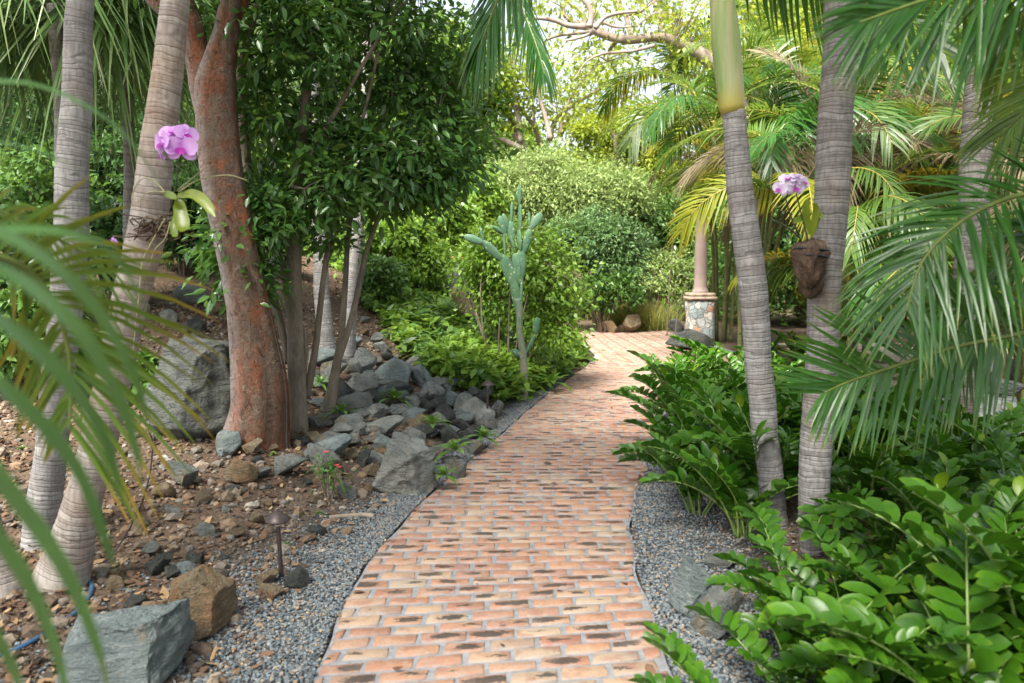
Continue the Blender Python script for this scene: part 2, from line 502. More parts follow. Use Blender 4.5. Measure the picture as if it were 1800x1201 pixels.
M['palm_grey'] = palm_trunk_mat('grey_ringed_palm_bark', (.09, .08, .075), (.235, .22, .21), (.36, .348, .335), 40, (.24, .17, .12), .3)
M['palm_tan'] = palm_trunk_mat('tan_ringed_palm_bark', (.10, .07, .055), (.26, .22, .19), (.38, .345, .305), 34, (.30, .17, .09), .5)
M['palm_dark'] = palm_trunk_mat('dark_ringed_palm_bark', (.05, .045, .043), (.19, .175, .165), (.33, .315, .30), 58)
M['palm_fibre'] = palm_trunk_mat('fibrous_dark_palm_bark', (.025, .022, .02), (.085, .078, .07), (.19, .18, .165), 50, (.07, .05, .035), .5)
M['palm_green'] = palm_trunk_mat('green_cane_palm_bark', (.06, .055, .03), (.12, .14, .05), (.20, .21, .09), 9)
# ------------------------------------------------------------------ light, sky, camera
world = bpy.data.worlds.new('World'); SC.world = world; world.use_nodes = True
wt = world.node_tree; bg = wt.nodes['Background']
SUN_EL, SUN_AZ = R(54), R(-152)          # azimuth from +Y (view direction), clockwise seen from above
sky = wt.nodes.new('ShaderNodeTexSky'); sky.sky_type = 'NISHITA'; sky.sun_disc = False
sky.sun_elevation = SUN_EL; sky.sun_rotation = SUN_AZ; sky.dust_density = 3.0; sky.air_density = 1.0
hs = wt.nodes.new('ShaderNodeHueSaturation'); hs.inputs['Saturation'].default_value = 0.45
wt.links.new(sky.outputs[0], hs.inputs['Color']); wt.links.new(hs.outputs[0], bg.inputs[0])
bg.inputs[1].default_value = 0.12
sl = bpy.data.lights.new('sun', 'SUN'); sl.energy = 4.4; sl.angle = R(20); sl.color = (1, .95, .87)
so = bpy.data.objects.new('sun', sl); COL.objects.link(so)
sdir = Vector((math.sin(SUN_AZ) * math.cos(SUN_EL), math.cos(SUN_AZ) * math.cos(SUN_EL), math.sin(SUN_EL)))
so.rotation_euler = (-sdir).to_track_quat('-Z', 'Y').to_euler()
so.location = sdir * 60
cam = bpy.data.cameras.new('camera'); co = bpy.data.objects.new('camera', cam); COL.objects.link(co)
co.location = (0, 0, EYE); co.rotation_euler = (PI / 2 - PITCH, 0, 0)
cam.sensor_width = 36.0; cam.lens = 36.0 * FPX / 1800.0; cam.clip_end = 500; cam.clip_start = .05
cam.dof.use_dof = True; cam.dof.focus_distance = 6.0; cam.dof.aperture_fstop = 2.7
SC.camera = co
SC.view_settings.view_transform = 'Standard'; SC.view_settings.look = 'None'
SC.view_settings.exposure = 1.72; SC.view_settings.gamma = 1.0
SC.render.engine = 'CYCLES'
SC.cycles.max_bounces = 7; SC.cycles.diffuse_bounces = 4; SC.cycles.glossy_bounces = 2; SC.cycles.transmission_bounces = 4
SC.cycles.use_denoising = True
SC.cycles.sample_clamp_indirect = 6.0

# ------------------------------------------------------------------ path outline and terrain
def flat(px, py):
    d = ray(px, py); k = EYE / -d[2]
    return d[0] * k, d[1] * k
LEFT_PX = [(505, 1330), (555, 1201), (590, 1100), (640, 1000), (700, 930), (755, 870), (815, 820), (875, 770), (930, 720), (980, 680), (1030, 645), (1046, 625), (1022, 603), (1000, 583)]
RIGHT_PX = [(1250, 1330), (1185, 1201), (1150, 1100), (1115, 1000), (1106, 930), (1110, 885), (1130, 840), (1142, 800), (1150, 765), (1160, 720), (1166, 690), (1170, 660)]
LP = np.array([flat(*p) for p in LEFT_PX]); RP = np.array([flat(*p) for p in RIGHT_PX])
LP = np.vstack([[LP[0][0] - .15, 0.3], LP, [LP[-1][0], 40]]); RP = np.vstack([[RP[0][0] + .15, .3], RP, [RP[-1][0] + .4, 13.0], [RP[-1][0] + .4, 40]])
def xl(y): return np.interp(y, LP[:, 1], LP[:, 0])
def xr(y): return np.interp(y, RP[:, 1], RP[:, 0])
PLAZA_Y0, PLAZA_Y1 = 12.6, 21.2

def height(x, y):
    x = np.asarray(x, float); y = np.asarray(y, float)
    d = np.maximum(xl(y) - x - .35, 0)
    sl_ = np.interp(y, [0, 3, 4.5, 6, 7.5, 9, 12, 16, 30], [.02, .03, .10, .17, .30, .40, .50, .50, .4])
    hm = np.interp(y, [0, 3, 5, 6, 8, 10, 12, 16, 30], [.1, .14, .32, .55, 1.0, 1.6, 2.4, 3.2, 3.5])
    h = hm * (1 - np.exp(-sl_ * d / hm))
    dr = np.maximum(x - xr(y) - .5, 0)
    hr = .16 * (1 - np.exp(-.35 * dr / .16)) * np.interp(y, [0, 2, 7.5, 9.0, 9.5], [.8, 1, 1, .2, 0])
    far = np.maximum(y - 22, 0) * .03
    amp = np.clip((d + dr) * 1.2, 0, 1) * .035
    wob = np.sin(x * 3.1 + y * 1.7) * np.sin(y * 2.9 - x * 1.3) + .6 * np.sin(x * 7.3 - y * 5.1) * np.sin(y * 6.7 + x * 2.2)
    return h + hr + far + amp * wob * .8
def hgt(x, y): return float(height(x, y))
def gnd(px, py):
    """where the ray through that photo pixel meets the ground"""
    d = ray(px, py)
    k = 1.0
    for _ in range(4000):
        p = EYEP + d * k
        if p[2] <= hgt(p[0], p[1]): break
        k += .01
    return EYEP + d * k

def in_paving(x, y):
    return (x > xl(y)) & (x < np.where(y > PLAZA_Y0, 4.6, xr(y))) & (y < PLAZA_Y1)

gx = np.concatenate([np.linspace(-90, -14, 16)[:-1], np.arange(-14, -4, .25), np.arange(-4, 4, .07), np.arange(4, 16, .3), np.linspace(16, 90, 16)])
gy = np.concatenate([np.linspace(-40, -1, 9)[:-1], np.arange(-1, 11, .08), np.arange(11, 26, .2), np.linspace(26, 140, 30)])
X, Y = np.meshgrid(gx, gy)
Z = height(X, Y)
pav = in_paving(X, Y) | in_paving(X + .08, Y) | in_paving(X - .08, Y)
Z = np.where(pav, Z - .05, Z)
grav = np.maximum(np.exp(-np.maximum(xl(Y) - X, 0) / .35) * (X < xl(Y)), np.exp(-(np.maximum(X - xr(Y), 0) / .45) ** 2) * (X > xr(Y))) * (Y < 12)
mb = MB(); ny, nx = X.shape
i = np.arange(ny - 1)[:, None] * nx + np.arange(nx - 1)[None]
c = np.ones((ny * nx, 4)); c[:, 0] = np.clip(grav * 1.3, 0, 1).ravel()
mb.add(np.stack([X, Y, Z], -1).reshape(-1, 3), q=np.stack([i, i + 1, i + nx + 1, i + nx], -1).reshape(-1, 4), c=c)
tag(mb.build('ground', M['soil']), kind='structure')

# ------------------------------------------------------------------ brick path: every brick modelled, courses across the path
def bricks(mb, rows, lim_l, lim_r, pitch_l=.197, joint=.0135, off0=0.0):
    """rows: list of functions giving the course's front and back y at x; bricks clipped to the outline"""
    for k, (yf, yb) in enumerate(rows):
        ym = .5 * (yf(0) + yb(0))
        lo = min(lim_l(ym), lim_l(yf(0)), lim_l(yb(0))) - .3; hi = max(lim_r(ym), lim_r(yf(0)), lim_r(yb(0))) + .3
        x = lo - RNG.uniform(0, pitch_l)
        x = math.floor(lo / pitch_l) * pitch_l + (pitch_l * .5 if k % 2 else 0) + RNG.normal(0, .012) - pitch_l
        while x < hi:
            ln = pitch_l + RNG.normal(0, .006)
            x0, x1 = x + joint / 2 + RNG.normal(0, .002), x + ln - joint / 2 + RNG.normal(0, .002)
            x += ln
            j = RNG.normal(0, .0032, 8)
            jy = joint / 2
            cor = []
            for (xx, fy, sgn, a) in ((x0, yf, 1, 0), (x1, yf, 1, 1), (x1, yb, -1, 2), (x0, yb, -1, 3)):
                yy = fy(xx) + sgn * jy + j[a]
                xc = min(max(xx + j[4 + a], lim_l(yy)), lim_r(yy))
                cor.append((xc, yy))
            if cor[1][0] - cor[0][0] < .03 and cor[2][0] - cor[3][0] < .03:
                continue
            cor = np.array(cor); cen = cor.mean(0)
            top = .005 + RNG.normal(0, .0025); tl = RNG.normal(0, .006, 2)
            r_, a_ = RNG.random(), RNG.random()
            U = np.clip((cor[:, 0] - x0) / (x1 - x0), 0, 1); Vv = np.array([0, 0, 1, 1.])
            ins = np.clip(1 - np.array([.010 / max(np.ptp(cor[:, 0]) * .5, .01), .010 / .04]), .4, .97)
            a1 = cen + (cor - cen) * ins; a2 = cen + (cor - cen) * (1 - (1 - ins) * .4)
            z0 = np.full(4, -.03); z2 = top - .004 + (cor - cen) @ tl; z1 = top + (a1 - cen) @ tl
            Vt = np.vstack([np.c_[cor, z0], np.c_[a2, z2], np.c_[a1, z1]])
            c = np.zeros((12, 4)); c[:, 0] = r_; c[:, 3] = a_
            for g_, w_ in ((0, 1), (1, .96), (2, .9)):
                c[4 * g_:4 * g_ + 4, 1] = .5 + (U - .5) * w_; c[4 * g_:4 * g_ + 4, 2] = .5 + (Vv - .5) * w_
            q = [[8, 9, 10, 11]]
            for g_ in (0, 4):
                for s_ in range(4):
                    q.append([g_ + s_, g_ + (s_ + 1) % 4, g_ + 4 + (s_ + 1) % 4, g_ + 4 + s_])
            mb.add(Vt, q=q, c=c)

def sheet(ys, fl, fr, z):
    mb = MB()
    v = []
    for y in ys:
        for t in np.linspace(0, 1, 9):
            v.append((fl(y) * (1 - t) + fr(y) * t, y, z))
    n = len(ys); i = np.arange(n - 1)[:, None] * 9 + np.arange(8)[None]
    mb.add(v, q=np.stack([i, i + 1, i + 10, i + 9], -1).reshape(-1, 4))
    return mb

edge_l = lambda y: float(xl(y)) + .012 * math.sin(y * 9.0)
edge_r = lambda y: float(xr(y)) + .012 * math.sin(y * 8.0 + 1)
mb = MB(); rows = []
y = 0.9; k = 0
def mk(y0):
    tilt = lambda x: math.tan(R(np.interp(y0, [0, 2.7, 3.2, 3.5, 3.8, 5], [10, 9.2, 7.6, 5.0, 2.0, .4]))) * (x + .3)
    wv = RNG.uniform(0, 6.28)
    return lambda x: y0 + tilt(x) + .006 * math.sin(x * 3 + wv)
ys_ = []
while y < PLAZA_Y0 + .5:
    ys_.append(mk(y)); y += np.interp(y, [2.8, 3.5, 4.7, 8], [.093, .095, .106, .110]) + RNG.normal(0, .002)
rows = list(zip(ys_[:-1], ys_[1:]))
bricks(mb, rows, edge_l, edge_r)
bo = mb.build('brick_path', M['brick']); tag(bo, kind='structure')
mo = sheet(np.arange(.8, PLAZA_Y0 + .4, .1), lambda y: edge_l(y) - .01, lambda y: edge_r(y) + .01, -.003).build('path_mortar', M['mortar']); tag(mo, kind='structure')

# far plaza: the same brick turned 45 degrees (a herringbone seen edge on)
mb = MB(); c45, s45 = math.cos(R(45)), math.sin(R(45))
mbp = MB()
def paver(mb, cx, cy, L, W, ang):
    ca, sa = math.cos(ang), math.sin(ang)
    loc = np.array([(-L / 2, -W / 2), (L / 2, -W / 2), (L / 2, W / 2), (-L / 2, W / 2)])
    rot = np.array([[ca, sa], [-sa, ca]])
    r_, a_, top = RNG.random(), RNG.random() * .75, .012 + RNG.normal(0, .0025)
    V = np.vstack([np.c_[loc @ rot + (cx, cy), np.full(4, -.01)], np.c_[(loc * .94) @ rot + (cx, cy), np.full(4, top)]])
    c = np.zeros((8, 4)); c[:, 0] = r_; c[:, 3] = a_; c[:, 1] = [0, 1, 1, 0] * 2; c[:, 2] = [0, 0, 1, 1] * 2
    mb.add(V, q=[[4, 5, 6, 7]] + [[s, (s + 1) % 4, 4 + (s + 1) % 4, 4 + s] for s in range(4)], c=c)
W_ = .115
for a in range(-60, 200):
    for b in range(-4, 120):
        # herringbone lattice: pairs of bricks stepping diagonally
        ox = (a + b * 0) * W_ ; oy = a * W_ + b * 4 * W_
        for dx, dy, ang in ((W_, .5 * W_, 0.0), (-.5 * W_, W_, PI / 2)):
            X0, Y0 = ox + dx, oy + dy
            cx = X0 * c45 - Y0 * s45 + 3.0; cy = X0 * s45 + Y0 * c45 + 4.0
            if PLAZA_Y0 + .42 < cy < PLAZA_Y1 and xl(cy) + .1 < cx < 4.5:
                paver(mbp, cx, cy, 2 * W_ - .018, W_ - .018, ang + R(45))
if mbp.n: tag(mbp.build('brick_plaza', M['brick']), kind='structure')
mo = sheet(np.arange(PLAZA_Y0 + .3, PLAZA_Y1 + .1, .2), lambda y: float(xl(y)), lambda y: 4.6, .001).build('plaza_mortar', M['mortar']); tag(mo, kind='structure')
M['paving'] = plain_mat('pale_terrace_paving', (.50, .40, .33), .9, .2, nscale=5, dark=.8)
mo = sheet(np.arange(9.6, 17.1, .25), lambda y: 5.2 + max(0, (y - 12.5)) * .2, lambda y: 15.0, .014).build('terrace_paving', M['paving']); tag(mo, kind='structure')

# ------------------------------------------------------------------ loose ground cover: gravel, pebbles, fallen leaves
def scatter_stones(name, mat, P, size, sub=1, seed=1, flat_=.65):
    rg = np.random.default_rng(seed); n = len(P)
    v0, f0 = ICO[sub] if sub else ICO[1]
    temps = []
    for k in range(6):
        t = v0 * rg.uniform(.72, 1.1, (len(v0), 1)); temps.append(t)
    mb = MB(); which = rg.integers(0, 6, n)
    for k in range(6):
        idx = np.nonzero(which == k)[0]; m = len(idx)
        if not m: continue
        s = size[idx][:, None] * rg.uniform(.65, 1.3, (m, 3)) * np.array([1, 1, flat_])
        a = rg.uniform(0, 2 * PI, m)
        V = temps[k][None] * s[:, None]
        ti = rg.normal(0, .35, m)
        V = np.stack([V[..., 0], V[..., 1] * np.cos(ti)[:, None] - V[..., 2] * np.sin(ti)[:, None], V[..., 1] * np.sin(ti)[:, None] + V[..., 2] * np.cos(ti)[:, None]], -1)
        V = np.stack([V[..., 0] * np.cos(a)[:, None] - V[..., 1] * np.sin(a)[:, None], V[..., 0] * np.sin(a)[:, None] + V[..., 1] * np.cos(a)[:, None], V[..., 2]], -1)
        V = V + P[idx][:, None]
        c = np.ones((m, len(v0), 4)); c[..., 0] = rg.random(m)[:, None]
        F = f0[None] + (np.arange(m) * len(v0))[:, None, None]
        mb.add(V.reshape(-1, 3), t=F.reshape(-1, 3), c=c.reshape(-1, 4), smooth=False)
    return mb.build(name, mat)

def band(n, ymin, ymax, side, width, near=1.6):
    y = ymin + (ymax - ymin) * RNG.random(n) ** near
    w = np.abs(RNG.normal(0, 1, n)) * width(y) * .6
    x = (xl(y) - .012 - w) if side < 0 else (xr(y) + .012 + w)
    return x, y
# left bed: wide by the camera, narrowing along the path; right bed likewise
wl = lambda y: np.interp(y, [2, 2.6, 3.3, 4.2, 5, 6.5, 9], [1.1, .95, .75, .45, .3, .22, .18])
wr = lambda y: np.interp(y, [2, 3, 4, 5, 5.8, 8], [.45, .55, .75, .55, .25, .15])
gxs, gys = [], []
for sd, n, w, y1 in ((-1, 36000, wl, 9.8), (1, 22000, wr, 6.2)):
    x, y = band(n, 2.0, y1, sd, w); gxs.append(x); gys.append(y)
x = np.concatenate(gxs); y = np.concatenate(gys)
sz = RNG.uniform(.0045, .0105, len(x))
P = np.stack([x, y, height(x, y) + sz * .3 + RNG.uniform(0, .008, len(x))], -1)
import bmesh as _b
def ico12():
    bm = _b.new(); _b.ops.create_icosphere(bm, subdivisions=1, radius=1.0)
    v = np.array([q.co[:] for q in bm.verts]); f = np.array([[q.index for q in p.verts] for p in bm.faces]); bm.free(); return v, f
ICO[1] = ico12()
tag(scatter_stones('gravel', M['gravel'], P, sz, 1, 3), kind='stuff')
n = 13000
y = 1.9 + 9 * RNG.random(n) ** 1.5; x = xl(y) - .25 - RNG.random(n) ** .8 * np.interp(y, [2, 5, 11], [3.2, 4.2, 5.5])
sz = RNG.gamma(2.0, .0075, n) + .004
P = np.stack([x, y, height(x, y) + sz * .25], -1)
tag(scatter_stones('pebbles', M['pebble'], P, sz, 1, 5), kind='stuff')
# fallen leaves
n = 21000
y = 2.0 + 15 * RNG.random(n) ** 1.25; x = xl(y) - .25 - RNG.random(n) ** .8 * np.interp(y, [2, 5, 16], [3.4, 4.6, 9])
m2 = 2200; y2 = 2.2 + 6.5 * RNG.random(m2); x2 = xr(y2) + .75 + RNG.random(m2) * 2.4
y3 = 2.7 + 7 * RNG.random(70) ** 1.3; x3 = xl(y3) + (xr(y3) - xl(y3)) * RNG.beta(.5, .5, 70)
x = np.concatenate([x, x2, x3]); y = np.concatenate([y, y2, y3]); n = len(x)
a = RNG.uniform(0, 2 * PI, n)
d = np.stack([np.cos(a), np.sin(a), RNG.normal(0.05, .25, n)], -1)
nr = np.stack([RNG.normal(0, .35, n), RNG.normal(0, .35, n), np.ones(n)], -1)
mb = MB()
L_ = RNG.uniform(.022, .062, n) * np.where(RNG.random(n) < .12, 1.5, 1)
strips(mb, np.stack([x, y, height(x, y) + RNG.uniform(.004, .022, n)], -1), d, nr, L_, L_ * RNG.uniform(.32, .6, n), LEAF_MID, bend=np.stack([np.zeros(n), np.zeros(n), RNG.normal(0, .25, n)], -1), fold=RNG.uniform(.1, .7))
tag(mb.build('leaf_litter', M['litter']), kind='stuff')

# ------------------------------------------------------------------ rocks
ROCKS = []
for k in range(9):
    v, f = rock_shape(4, 10 + k % 4, 11 + k, .028, (1, .78 + .06 * (k % 4), .50 + .07 * (k % 5)), (.34, .74))
    mb = MB(); mb.add(v, t=f); ROCKS.append(mb)
for k, pl in enumerate((
        [((0, .25, 1), .42), ((-.1, -1, .35), .52), ((1, -.35, .15), .95), ((-1, -.2, .2), 1.05), ((0, 1, 0), .6), ((.7, -.7, .5), .88), ((-.6, -.5, .9), .75)],
        [((.35, -.2, 1), .62), ((-.75, -.75, .45), .62), ((.8, -.75, .1), .72), ((1, .3, .3), .85), ((-1, .2, .2), .8), ((0, 1, .3), .7), ((-.2, -1, -.25), .8)],
        [((-.5, -.1, 1), .6), ((.75, -.1, .8), .62), ((.1, -1, .3), .6), ((1, -.2, 0), .85), ((-1, -.3, .1), .75), ((0, 1, .2), .7)],
        [((.1, 0, 1), .72), ((-.5, -1, .4), .75), ((.6, -1, .2), .8), ((1, 0, .4), .95), ((-1, .1, .5), .9), ((0, 1, 0), .8), ((-.1, -.7, .8), .78)])):
    v, f = slab_shape(pl, 3 + k, .035)
    mb = MB(); mb.add(v, t=f); ROCKS.append(mb)
ROCKM = {}
def rock_mesh(k, mat):
    key = (k % len(ROCKS), mat)
    if key not in ROCKM: ROCKM[key] = ROCKS[key[0]].mesh('rock', M[mat])
    return ROCKM[key]
ROCK_BOX = [np.ptp(np.concatenate(b.v), axis=0) for b in ROCKS]
def rock(px, py, w, h, label, mat='rock', k=None, group=None, name='rock', rz=None, depth=None, tilt=0.0, Y=None):
    """a rock whose picture is centred at (px,py), w x h photo pixels; it stands on the ground under its lower edge"""
    g = gnd(px, py + h * .42) if Y is None else at(px, py + h * .42, Y)
    d = g[1]; sx = w * m_per_px(d); sz_ = h * m_per_px(d) * 1.12
    k = random.randrange(9) if k is None else k
    bx = ROCK_BOX[k]
    sy = (sx * .5 + sz_ * .5) if depth is None else depth
    o = put(name, rock_mesh(k, mat), None, (g[0], g[1] + sy * .32, g[2] + sz_ * .40), (tilt, RNG.normal(0, .08), (random.choice([0, PI]) + RNG.normal(0, .25)) if rz is None else rz),
            (sx / bx[0], sy / bx[1], sz_ / bx[2]))
    return tag(o, label, 'rock', group)
pile = 'stones of the rock pile beside the path'
rock(320, 700, 185, 175, 'very large dark lichen covered boulder behind the two leaning palm trunks', 'rock_dark', 12, name='boulder', depth=.75, rz=.2)
rock(710, 828, 118, 108, 'big blue grey boulder at the path edge with a smooth ridged face', 'rock', 10, name='boulder', rz=.1)
rock(176, 1188, 240, 126, 'long green blue slab boulder nearest the camera beside the gravel', 'rock_teal', 9, name='boulder', rz=.2, depth=.42)
rock(328, 1078, 128, 112, 'rounded tan boulder behind the green blue slab at the gravel edge', 'rock_tan', 11, name='boulder', rz=.1)
rock(1222, 1045, 60, 110, 'upright blue grey rock edging the gravel under the zz plants', 'rock_teal', 10, rz=0.5)
rock(1268, 1085, 84, 104, 'broad grey rock against the front zz plants beside the upright rock', 'rock', 6, rz=.2)
rock(1272, 990, 66, 32, 'low flat grey rock between the gravel and the slim palm trunk', 'rock', 0)
rock(1334, 955, 42, 44, 'small dark rock at the foot of the slim palm trunk', 'rock_dark', 7)
rock(1752, 738, 150, 74, 'long smooth grey boulder under the large drooping palm fronds', 'rock', 9, name='boulder', rz=0, depth=.5)
rock(1745, 682, 130, 48, 'dark flat rock on top of the long grey boulder by the terrace', 'rock_dark', 0, Y=7.6, rz=0)
rock(1632, 738, 130, 60, 'pinkish grey rock half hidden by palm fronds beside the long boulder', 'rock_dark', 2, rz=0)
rock(670, 754, 86, 36, 'flat oval grey stone in the rock pile above the big path boulder', 'rock', 0)
rock(722, 770, 52, 36, 'blue stone with a rusty face resting behind the big path boulder', 'rock', 4)
rock(622, 713, 66, 34, 'long pale stone lying at the foot of the thin leaning stem', 'rock', 5)
rock(655, 731, 52, 38, 'blocky grey stone just above the flat oval stone', 'rock', 6)
rock(634, 682, 60, 46, 'blue stone with a tan face beside the thin leaning stem', 'rock', 8)
rock(638, 640, 44, 50, 'tall slanting dark blue stone at the upper end of the rock pile', 'rock', 3)
rock(684, 658, 74, 48, 'large pale slab at the top middle of the rock pile', 'rock_teal', 2)
rock(738, 666, 50, 42, 'pale pyramid shaped stone near the top of the rock pile', 'rock_teal', 1)
rock(757, 693, 42, 38, 'dark slanting stone with a sharp edge in the middle of the rock pile', 'rock', 3)
rock(580, 790, 80, 46, 'pale flat topped stone below the multi stemmed tree', 'rock_teal', 0)
rock(505, 826, 58, 40, 'rounded blue grey stone among leaves in front of the red barked tree', 'rock', 7)
rock(417, 832, 66, 50, 'tan and grey wedge stone lying in front of the red barked tree', 'rock_tan', 4)
rock(310, 838, 62, 48, 'grey oval stone on bare soil in front of the lichen covered boulder', 'rock', 0)
rock(395, 786, 42, 46, 'blue grey stone leaning on the foot of the red barked tree', 'rock_teal', 8)
rock(840, 727, 66, 46, 'wide slate blue stone behind the path light at the pile edge', 'rock', 2)
rock(873, 722, 30, 34, 'blue stone right beside the path light post in the pile', 'rock', 6)
rock(470, 1045, 52, 28, 'pale tan stone at the foot of the nearer path light', 'rock_tan', 0)
rock(518, 1022, 46, 40, 'brown stone right beside the post of the nearer path light', 'rock_dark', 2)
rock(463, 1020, 42, 28, 'mossy tan stone behind the foot of the nearer path light', 'rock_tan', 6)
rock(555, 935, 34, 18, 'small dark slate stone on the gravel past the nearer path light', 'rock_dark', 3)
rock(325, 1012, 56, 40, 'pale grey wedge stone on the soil behind the tan boulder', 'rock_teal', 1)
rock(272, 996, 46, 40, 'brown square stone on the soil beside the pale wedge stone', 'rock_dark', 6)
rock(1217, 600, 86, 38, 'dark boulder at the plaza edge in front of the stone pedestal', 'rock_dark', 4, name='boulder')
rock(1074, 576, 34, 24, 'orange rock edging the grass clump beyond the plaza', 'rock_tan', 1)
rock(1112, 572, 34, 34, 'tall tan rock edging the grass clump beyond the plaza', 'rock_tan', 8)
rock(1094, 577, 24, 18, 'low pale rock between the orange and the tall tan rock', 'rock_tan', 0)
rock(1052, 570, 26, 16, 'grey rock at the far corner of the path before the cycad', 'rock', 4)
rock(1190, 575, 30, 26, 'brown rock between the grass clump and the stone pedestal', 'rock_dark', 1)
rock(815, 528, 48, 56, 'large pale brown rock on the green bank behind the cactus bush', 'rock_tan', 6, name='boulder', Y=11.6)
rock(328, 520, 60, 34, 'grey flat rock high on the leaf covered slope behind the palms', 'rock', 5)
rock(335, 572, 40, 26, 'brown rock lying in leaf litter above the lichen covered boulder', 'rock_dark', 2)
for px, py, w, h in [(689, 686, 66, 22), (721, 713, 30, 24), (748, 716, 26, 26), (780, 678, 34, 22), (809, 676, 38, 26), (790, 703, 40, 26), (817, 713, 42, 32), (782, 733, 38, 32),
                     (727, 736, 42, 27), (809, 750, 38, 20), (830, 762, 40, 26), (673, 778, 34, 20), (561, 812, 60, 42), (638, 809, 28, 28), (569, 634, 54, 30), (660, 596, 26, 18), (670, 613, 32, 18),
                     (622, 606, 22, 22), (796, 647, 26, 30), (766, 650, 44, 26), (830, 693, 28, 20), (735, 640, 42, 28), (620, 648, 28, 28), (804, 826, 30, 30), (585, 660, 44, 36), (600, 690, 40, 36),
                     (610, 745, 50, 26), (700, 702, 34, 22), (855, 745, 34, 26), (762, 742, 36, 26), (740, 700, 30, 22), (655, 700, 36, 24), (815, 735, 34, 26), (700, 725, 34, 22), (770, 715, 30, 22), (848, 700, 34, 24), (790, 770, 36, 26), (835, 790, 30, 24)]:
    rock(px, py, w * 1.12, h * 1.15, 'loose angular blue grey stone packed in the rock pile', random.choice(['rock', 'rock', 'rock_teal', 'rock', 'rock_dark']), group=pile)
rp_ = np.random.default_rng(91)
for _ in range(95):
    py = rp_.uniform(622, 812); px = rp_.uniform(548 + max(0, (700 - py)) * .12, np.interp(py, [620, 660, 700, 770, 812], [700, 800, 868, 862, 805]))
    if abs(px - 857) < 34 and py > 690: continue
    w = rp_.uniform(22, 50) * np.interp(py, [620, 800], [.8, 1.15])
    rock(px, py, w, w * rp_.uniform(.34, .56), 'loose angular blue grey stone packed in the rock pile', random.choice(['rock', 'rock', 'rock_teal', 'rock', 'rock_dark', 'rock_tan']), group=pile)
for px, py in [(430, 850), (412, 862), (455, 835), (470, 860), (520, 800), (540, 850), (600, 830), (620, 800), (350, 870), (390, 900), (300, 905), (280, 870), (360, 935), (410, 942), (440, 905), (480, 880), (250, 930), (265, 960), (560, 880), (610, 870), (650, 860), (640, 830), (345, 980), (300, 1010), (380, 985),
               (455, 800), (440, 790), (475, 785), (520, 780), (548, 770), (600, 775), (150, 860), (210, 800), (240, 1060), (190, 1030), (345, 700), (250, 650), (370, 540), (400, 560), (330, 590), (290, 560), (300, 620), (370, 600), (360, 520), (650, 560), (690, 590), (700, 560), (640, 580)]:
    s = RNG.uniform(18, 40)
    rock(px + RNG.normal(0, 6), py + RNG.normal(0, 4), s, s * RNG.uniform(.5, .8), 'small loose stone lying on the soil and fallen leaves of the slope', random.choice(['rock', 'rock_tan', 'rock_dark', 'rock_tan']), group='loose stones on the soil')
# ------------------------------------------------------------------ leaf materials
M['areca'] = leaf_mat('areca_frond_leaf', (.045, .105, .012), (.13, .22, .035), tip=(.34, .22, .05), tip_at=(.8, 1.0), tip_amt=.8, rough=.38, spec=.5, trans=.34, tcol=(.30, .42, .04))
M['areca_dark'] = leaf_mat('deep_green_frond_leaf', (.014, .070, .008), (.048, .145, .016), tip=(.22, .19, .03), tip_at=(.8, 1.0), tip_amt=.7, rough=.33, spec=.5, trans=.30, tcol=(.16, .30, .03))
M['areca_yellow'] = leaf_mat('yellowing_frond_leaf', (.15, .19, .012), (.30, .29, .03), tip=(.34, .20, .04), tip_at=(.6, 1.0), rough=.5, spec=.3, trans=.4, tcol=(.6, .42, .04))
M['near_frond'] = leaf_mat('pale_near_frond_leaf', (.06, .15, .04), (.11, .23, .065), tip=(.24, .20, .05), tip_at=(.8, 1), tip_amt=.7, rough=.28, spec=.7, trans=.22, tcol=(.18, .32, .06))
M['old_frond'] = leaf_mat('olive_orange_frond_leaf', (.05, .12, .012), (.11, .19, .02), tip=(.33, .18, .025), tip_at=(.45, 1.0), tip_amt=1.1, rough=.42, spec=.4, trans=.34, tcol=(.32, .30, .03))
M['dry_frond'] = leaf_mat('dry_frond_leaf', (.13, .10, .06), (.28, .22, .14), rough=.7, spec=.2, trans=.2)
M['rachis'] = plain_mat('green_frond_stalk', (.12, .16, .03), .45, .4, nscale=20)
M['rachis_yel'] = plain_mat('yellow_frond_stalk', (.34, .26, .05), .45, .4, nscale=20)
M['rachis_brown'] = plain_mat('brown_frond_stalk', (.20, .14, .07), .6, .3, nscale=20)
M['shaft'] = None
def shaft_mat():
    N = NM('smooth_crownshaft')
    r, g, b, a = N.tint(); o = N.obj()
    nz = N.noise(N.scale_vec(o, (9, 9, .8)), 1.6, 4, .6, .5)
    col = N.mix(N.ramp(nz, .38, .62), (.22, .35, .10), (.43, .42, .22))
    sp = N.noise(N.scale_vec(o, (26, 26, 3)), 1.0, 4)
    col = N.mix(N.ramp(sp, .55, .75, 0, .5), col, (.42, .30, .16))
    col = N.mix(N.ramp(g, .18, .0), col, (.47, .40, .08))
    return N.out(N.pbr(col, .38, .5, N.bump(nz, .1, .01)))
M['shaft'] = shaft_mat()

